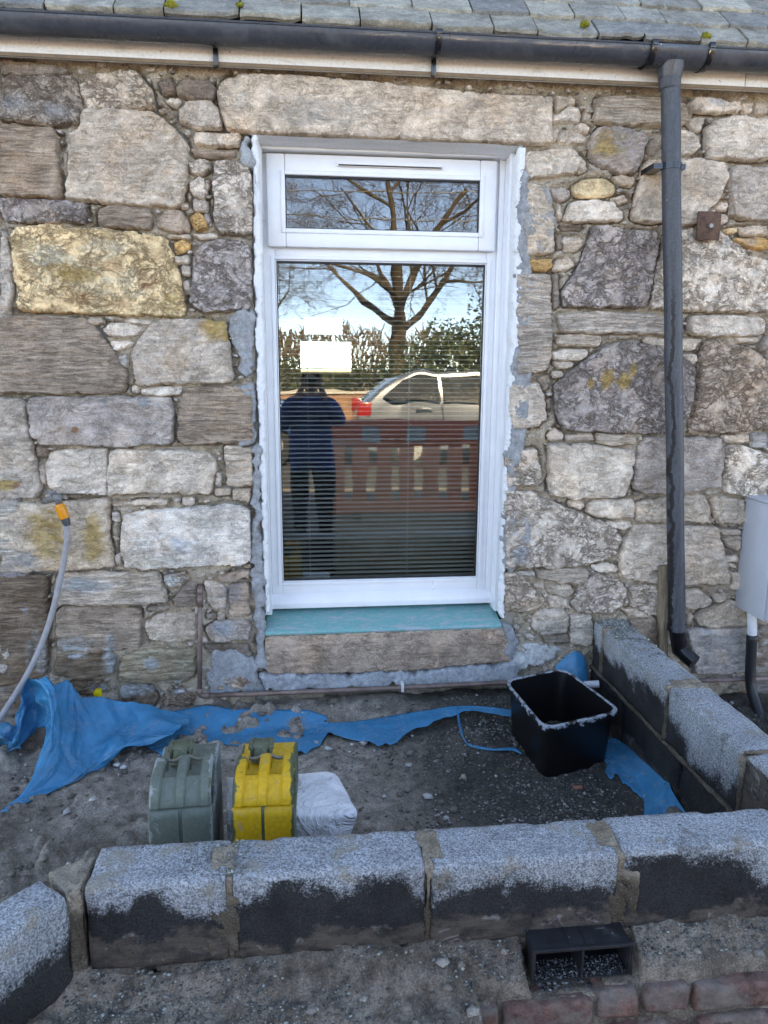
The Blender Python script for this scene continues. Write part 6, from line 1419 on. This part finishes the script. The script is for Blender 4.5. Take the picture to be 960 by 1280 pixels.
# bare trees
M_BARK = mat_plain('bark', (.085, .068, .05), .95, .1, .35, 12, .5)
def bare_tree(name, label, base, h, fork, r0, seed, limbs, depth=5, group=None):
    rr = random.Random(seed); root = thing(name, label, 'tree', base, 0, group)
    tm = MB(); cm = MB()
    def grow(m, p, d, L, r, lev):
        n = 5 if lev < 2 else 4 if lev < 4 else 3; pts = [p]; rad = [r]; q = p; dd = d
        for i in range(n):
            dd = (dd+Vector((rr.gauss(0, .16), rr.gauss(0, .16), rr.gauss(.05, .13)))).normalized(); q = q+dd*L/n; pts.append(q); rad.append(r*(1-(i+1)/n*.55))
        m.tube(pts, rad, 7 if lev < 2 else 5 if lev < 3 else 3, caps=False)
        if lev >= depth: return
        k = rr.randint(3, 4) if lev < 3 else rr.randint(4, 5)
        for j in range(k):
            f = rr.uniform(.25, 1.0); i = min(n-1, int(f*n)); b = pts[i].lerp(pts[i+1], f*n-i) if i < n else pts[-1]
            a = dd.orthogonal(); a.rotate(Matrix.Rotation(rr.uniform(0, 6.28), 3, dd)); nd = (dd*rr.uniform(.5, 1.0)+a*rr.uniform(.45, .9)).normalized()
            grow(cm, b, nd, L*rr.uniform(.55, .84), max(.0045, rad[i]*rr.uniform(.40, .58)), lev+1)
    tr = [Vector((0, 0, -.05))]+[Vector((.06*math.sin(i*1.3), .05*math.cos(i), fork*i/6)) for i in range(1, 7)]
    tm.tube(tr, [r0*1.35]+[r0*(1-.05*i) for i in range(6)], 14)
    for (dx, dy, dz, L, rs, f) in limbs: grow(tm, tr[0].lerp(tr[-1], f), Vector((dx, dy, dz)).normalized(), L, r0*rs, 1)
    tm.build('trunk', M_BARK, root, smooth=True); cm.build('crown', M_BARK, root, smooth=True)
tb = mirr(497, 470, -17); tb.z = GND
bare_tree('bare_tree', 'big leafless roadside tree with spreading limbs, mirrored in the window', tb, 10, 3.1, .21, 21, [(-.25, .1, 1, 3.4, .62, 1), (.3, -.1, 1, 3.6, .6, 1), (-1, .2, .75, 3.0, .45, .88), (1, .1, .55, 3.2, .5, .85), (.1, -.8, .9, 3., .42, .95), (0, .9, .8, 3., .42, .9)], 6)
tb = mirr(300, 470, -23); tb.z = GND
bare_tree('bare_tree', 'smaller leafless tree farther left along the road', tb, 8, 2.2, .15, 33, [(-.3, .2, 1, 2.8, .6, 1), (.5, -.2, .9, 2.8, .55, 1), (-.9, .1, .7, 2.4, .45, .9), (.2, .8, .8, 2.4, .4, .9)], 5)
# evergreens
M_LEAF = mat_plain('evergreen_leaf', (.045, .065, .030), .6, .4, .45, 6, .1)
def bush(name, label, c, rx, ry, rz, n, seed, leaf=.11):
    r = np.random.default_rng(seed); root = thing(name, label, 'bush', (c[0], c[1], GND))
    u = r.normal(size=(n, 3)); u /= np.linalg.norm(u, axis=1, keepdims=True); rad = r.random(n)**.28*(1+.30*fbm(u[:, 0]*2.6+seed, u[:, 1]*2.6+u[:, 2]*2.2, seed, 3))
    k = fbm(u[:, 0]*5+rad*4, u[:, 2]*5+u[:, 1]*4, seed+4, 2) > -.22; P = (u*rad[:, None]*np.array([rx, ry, rz])+np.array([0, 0, rz*.92]))[k]; P[:, 2] = np.maximum(P[:, 2], .05); n = len(P)
    a = r.normal(size=(n, 3)); a /= np.linalg.norm(a, axis=1, keepdims=True); b = np.cross(a, r.normal(size=(n, 3))); b /= np.linalg.norm(b, axis=1, keepdims=True); s = leaf*r.uniform(.6, 1.4, (n, 1))
    V = np.stack([P-a*s*.5, P+b*s*.28, P+a*s*.5, P-b*s*.28], 1).reshape(-1, 3); me = new_mesh('leaves', V, np.arange(4*n).reshape(-1, 4), False); link('crown', me, M_LEAF, root)
    MB().tube([(0, 0, 0), (.03, 0, rz*.6), (0, .04, rz*1.1)], [.07, .05, .02], 8).build('trunk', M_BARK, root, smooth=True)
q = mirr(585, 440, -14.8); bush('evergreen_bush', 'large dense evergreen bush beyond the parked cars', q, 2.1, 1.5, 1.45, 9000, 4)
q = mirr(640, 440, -16); bush('evergreen_bush', 'tall dark evergreen bush at the far right of the road', q, 2.2, 1.6, 1.9, 7000, 6)
q = mirr(452, 450, -19); bush('hedge_bush', 'low brownish hedge bush behind the brick garden wall', q, 2.6, 1.2, .95, 6000, 8)
q = mirr(340, 450, -20); bush('hedge_bush', 'rounded hedge bush at the left end of the garden wall', q, 2.4, 1.2, 1.05, 6000, 9)
# far-off wood that closes the road (one mass)
r = np.random.default_rng(77); n = 16000; x = r.uniform(-60, 50, n); hgt = 3.2+1.3*fbm(x*.16, 0*x, 71, 4)+.6*fbm(x*.9, 0*x, 72, 3); zz_ = r.random(n)**.85*hgt*1.15; yy_ = r.uniform(-50, -44, n)
L = r.uniform(.25, .9, n); an = r.normal(0, .5, n); wd = r.uniform(.02, .09, n); dx, dz = np.sin(an)*L, np.cos(an)*L
V = np.stack([np.stack([x-wd, yy_, GND+zz_], 1), np.stack([x+wd, yy_, GND+zz_], 1), np.stack([x+dx+wd*.4, yy_+.1, GND+zz_+dz], 1), np.stack([x+dx-wd*.4, yy_+.1, GND+zz_+dz], 1)], 1).reshape(-1, 3)
o = link('far_woods', new_mesh('far_woods', V, np.arange(4*n).reshape(-1, 4), False), mat_plain('winter_twigs', (.10, .082, .062), .95, .1, .4, 2, 0)); o['kind'] = 'stuff'
M_GW = mat_plain('garden_brick', (.26, .15, .10), .9, .2, .3, 9, .3)
gw = thing('garden_wall', 'low reddish brick garden wall along the far side of the road', 'wall', (0, -14.2, GND)); m = MB(); m.box(-16, 16, -.11, .11, 0, 1.0); m.build('brickwork', M_GW, gw); m = MB().box(-16, 16, -.15, .15, 1.0, 1.07); m.build('coping', M_HARL, gw)
hz_ = thing('far_house', 'pale harled house with slate roof beyond the garden wall', 'house', (-13, -30, GND)); m = MB(); m.box(-6, 6, -3.5, 3.5, 0, 3.2); m.add([(-6, -3.5, 3.2), (-6, 3.5, 3.2), (-6, 0, 6.2), (6, -3.5, 3.2), (6, 3.5, 3.2), (6, 0, 6.2)], [(0, 1, 2), (3, 5, 4)]); m.build('wall', M_HARL, hz_)
m = MB(); m.add([(-6.3, -3.8, 3.05), (6.3, -3.8, 3.05), (6.3, 0, 6.3), (-6.3, 0, 6.3), (6.3, 3.8, 3.05), (-6.3, 3.8, 3.05)], [(0, 1, 2, 3), (3, 2, 4, 5)]); m.build('roof', M_SLATE, hz_, color=(.15, .15, .16, 1))
for x in (-4, -1.3, 1.3, 4): m = MB().box(x-.5, x+.5, 3.48, 3.53, 1.0, 2.3); fo = m.build('window', M_UPVC, hz_); m = MB().box(x-.42, x+.42, 3.531, 3.54, 1.08, 2.22); m.build('pane', M_CARGL, fo)
# overhead wires and their poles
for k, (py_, dz) in enumerate(((243, 0), (276, 0))):
    p0, p1 = mirr(340, py_-3, -11), mirr(620, py_+3, -11); d = (p1-p0)/(p1.x-p0.x); A = p0+d*(-17-p0.x); B = p0+d*(19-p0.x); A.z = p0.z+.4; B.z = p1.z+.4
    pts = [A.lerp(B, i/30)-Vector((0, 0, .75*(1-(2*i/30-1)**2)-.38)) for i in range(31)]
    o = MB().tube(pts, .011, 5).build('overhead_wire', M_RUB, None); tag(o, ['upper black overhead wire crossing the mirrored sky', 'lower black overhead wire crossing the mirrored sky'][k], 'wire')
for x, lb in ((-17, 'wooden utility pole at the left end of the overhead wires'), (19, 'wooden utility pole at the right end of the overhead wires')):
    u = thing('utility_pole', lb, 'pole', (x, -11, GND), 0, 'utility poles'); MB().tube([(0, 0, 0), (0, 0, 8.5)], [.15, .11], 12).build('mast', M_BARK, u, smooth=True); MB().box(-.06, .06, -.9, .9, 7.7, 7.82).build('crossarm', M_BARK, u)

# ------------------------------------------------------------------ the photographer (seen only in the pane)
def person():
    fx, fy = .03, -3.40
    nodes = {}; rad = {}; edges = []
    def nd(n, p, r, par=None):
        nodes[n] = Vector(p); rad[n] = r if hasattr(r, '__len__') else (r, r)
        if par: edges.append((par, n))
    nd('pelvis', (0, 0, .88), (.20, .15)); nd('waist', (0, .01, 1.02), (.195, .15), 'pelvis'); nd('chest', (0, 0, 1.20), (.20, .15), 'waist'); nd('collar', (0, .01, 1.335), (.11, .085), 'chest'); nd('neck', (0, .03, 1.40), .052, 'collar')
    nd('jaw', (0, .055, 1.45), (.062, .07), 'neck'); nd('face', (0, .06, 1.51), (.074, .090), 'jaw'); nd('crown', (0, .045, 1.57), (.066, .078), 'face')
    nd('nose', (0, .160, 1.505), .014, 'face')
    for s, n in ((-1, 'l'), (1, 'r')):
        nd(n+'sh', (s*.185, 0, 1.30), .085, 'collar'); nd(n+'el', (s*.25, .13, 1.12), .068, n+'sh'); nd(n+'wr', (s*.085, .345, 1.43), .030, n+'el'); nd(n+'palm', (s*.072, .375, 1.475), (.022, .034), n+'wr')
        for k, (dz, L) in enumerate(((.045, .9), (.022, 1.0), (.0, .95), (-.022, .75))):
            b = nodes[n+'palm']+Vector((-s*.004, .012, dz)); nd(f'{n}f{k}a', b, .0095, n+'palm'); nd(f'{n}f{k}b', b+Vector((-s*.012, .030*L, .004)), .0085, f'{n}f{k}a'); nd(f'{n}f{k}c', b+Vector((-s*.034, .034*L, .006)), .0075, f'{n}f{k}b')
        b = nodes[n+'palm']+Vector((-s*.010, -.008, .02)); nd(n+'t1', b, .011, n+'palm'); nd(n+'t2', b+Vector((-s*.028, -.004, .026)), .0095, n+'t1'); nd(n+'t3', b+Vector((-s*.05, .004, .036)), .008, n+'t2')
        nd(n+'hip', (s*.10, 0, .80), .120, 'pelvis'); nd(n+'kn', (s*.11, .025, .46), .088, n+'hip'); nd(n+'an', (s*.115, -.01, .10), .060, n+'kn'); nd(n+'ft', (s*.115, .10, .045), (.045, .035), n+'an'); nd(n+'toe', (s*.12, .17, .035), (.040, .028), n+'ft')
    names = list(nodes); me = bpy.data.meshes.new('person'); me.from_pydata([nodes[n] for n in names], [(names.index(a), names.index(b)) for a, b in edges], [])
    tmp = bpy.data.objects.new('person_rig', me); COL.objects.link(tmp); tmp.modifiers.new('skin', 'SKIN'); tmp.modifiers.new('sub', 'SUBSURF').levels = 2
    for i, n in enumerate(names): me.skin_vertices[0].data[i].radius = rad[n]; me.skin_vertices[0].data[i].use_root = n == 'pelvis'
    dg = bpy.context.evaluated_depsgraph_get(); m2 = bpy.data.meshes.new_from_object(tmp.evaluated_get(dg)); bpy.data.objects.remove(tmp)
    M_SKIN = mat_plain('skin', (.50, .31, .23), .55, .4, .08); M_JACK = mat_plain('blue_jacket', (.012, .045, .20), .75, .3, .2, 14, .3); M_TROU = mat_plain('navy_trousers', (.012, .014, .022), .85, .2, .2, 14, .3); M_SHOE = mat_plain('dark_boots', (.03, .025, .02), .6, .3)
    m2.name = 'person'
    for mm in (M_SKIN, M_JACK, M_TROU, M_SHOE): m2.materials.append(mm)
    for p in m2.polygons:
        c = p.center; p.use_smooth = True
        p.material_index = 3 if c.z < .10 else 2 if c.z < .70 else 0 if (c.z > 1.385 and abs(c.x) < .1 and c.y < .25) or (c.y > .335) else 1
    root = link('person', m2); root.location = (fx, fy, GND-.05); tag(root, 'photographer in a blue jacket and navy trousers holding up a phone, mirrored in the window', 'person')
    bm = bmesh.new(); bmesh.ops.create_uvsphere(bm, u_segments=24, v_segments=16, radius=1)
    for v in bm.verts:
        w = 1+.05*vnoise(v.co.x*6, v.co.z*6+v.co.y*5, 3); v.co = Vector((v.co.x*.083*w, .035+v.co.y*.095*w, 1.56+v.co.z*.072*w))
    bmesh.ops.delete(bm, geom=[v for v in bm.verts if v.co.y > .085 and v.co.z < 1.565], context='VERTS')
    hm = bpy.data.meshes.new('hair'); bm.to_mesh(hm); bm.free(); hm.polygons.foreach_set('use_smooth', np.ones(len(hm.polygons), bool)); link('hair', hm, mat_plain('dark_hair', (.03, .022, .016), .7, .3, .4, 60, .5), root)
    for s in (-1, 1):
        m = MB().tube([(s*.030, .140, 1.525), (s*.030, .150, 1.525)], [.012, .006], 10); m.build('eye', mat_plain('eye_dark', (.05, .04, .035), .2, .6), root, smooth=True)
        m = MB().tube([(s*.078, .045, 1.49), (s*.084, .035, 1.51), (s*.080, .04, 1.535)], [.010, .015, .010], 8); m.build('ear', M_SKIN, root, smooth=True)
    m = MB().tube([(-.024, .139, 1.468), (0, .146, 1.466), (.024, .139, 1.468)], [.004, .006, .004], 8); m.build('mouth', mat_plain('lips', (.40, .18, .15), .5, .4), root, smooth=True)
    ph = thing('phone', 'black phone held upright in both hands by the photographer', 'phone', (fx, fy+.40, GND+1.45))
    m = MB().box(-.075, .075, -.004, .004, -.036, .036); m.build('case', M_RUB, ph, bevel=.003)
    m = MB().box(-.070, .070, -.0052, -.0042, -.033, .033); m.build('screen', mat_plain('phone_screen', (.06, .07, .08), .1, .6), ph)
person()
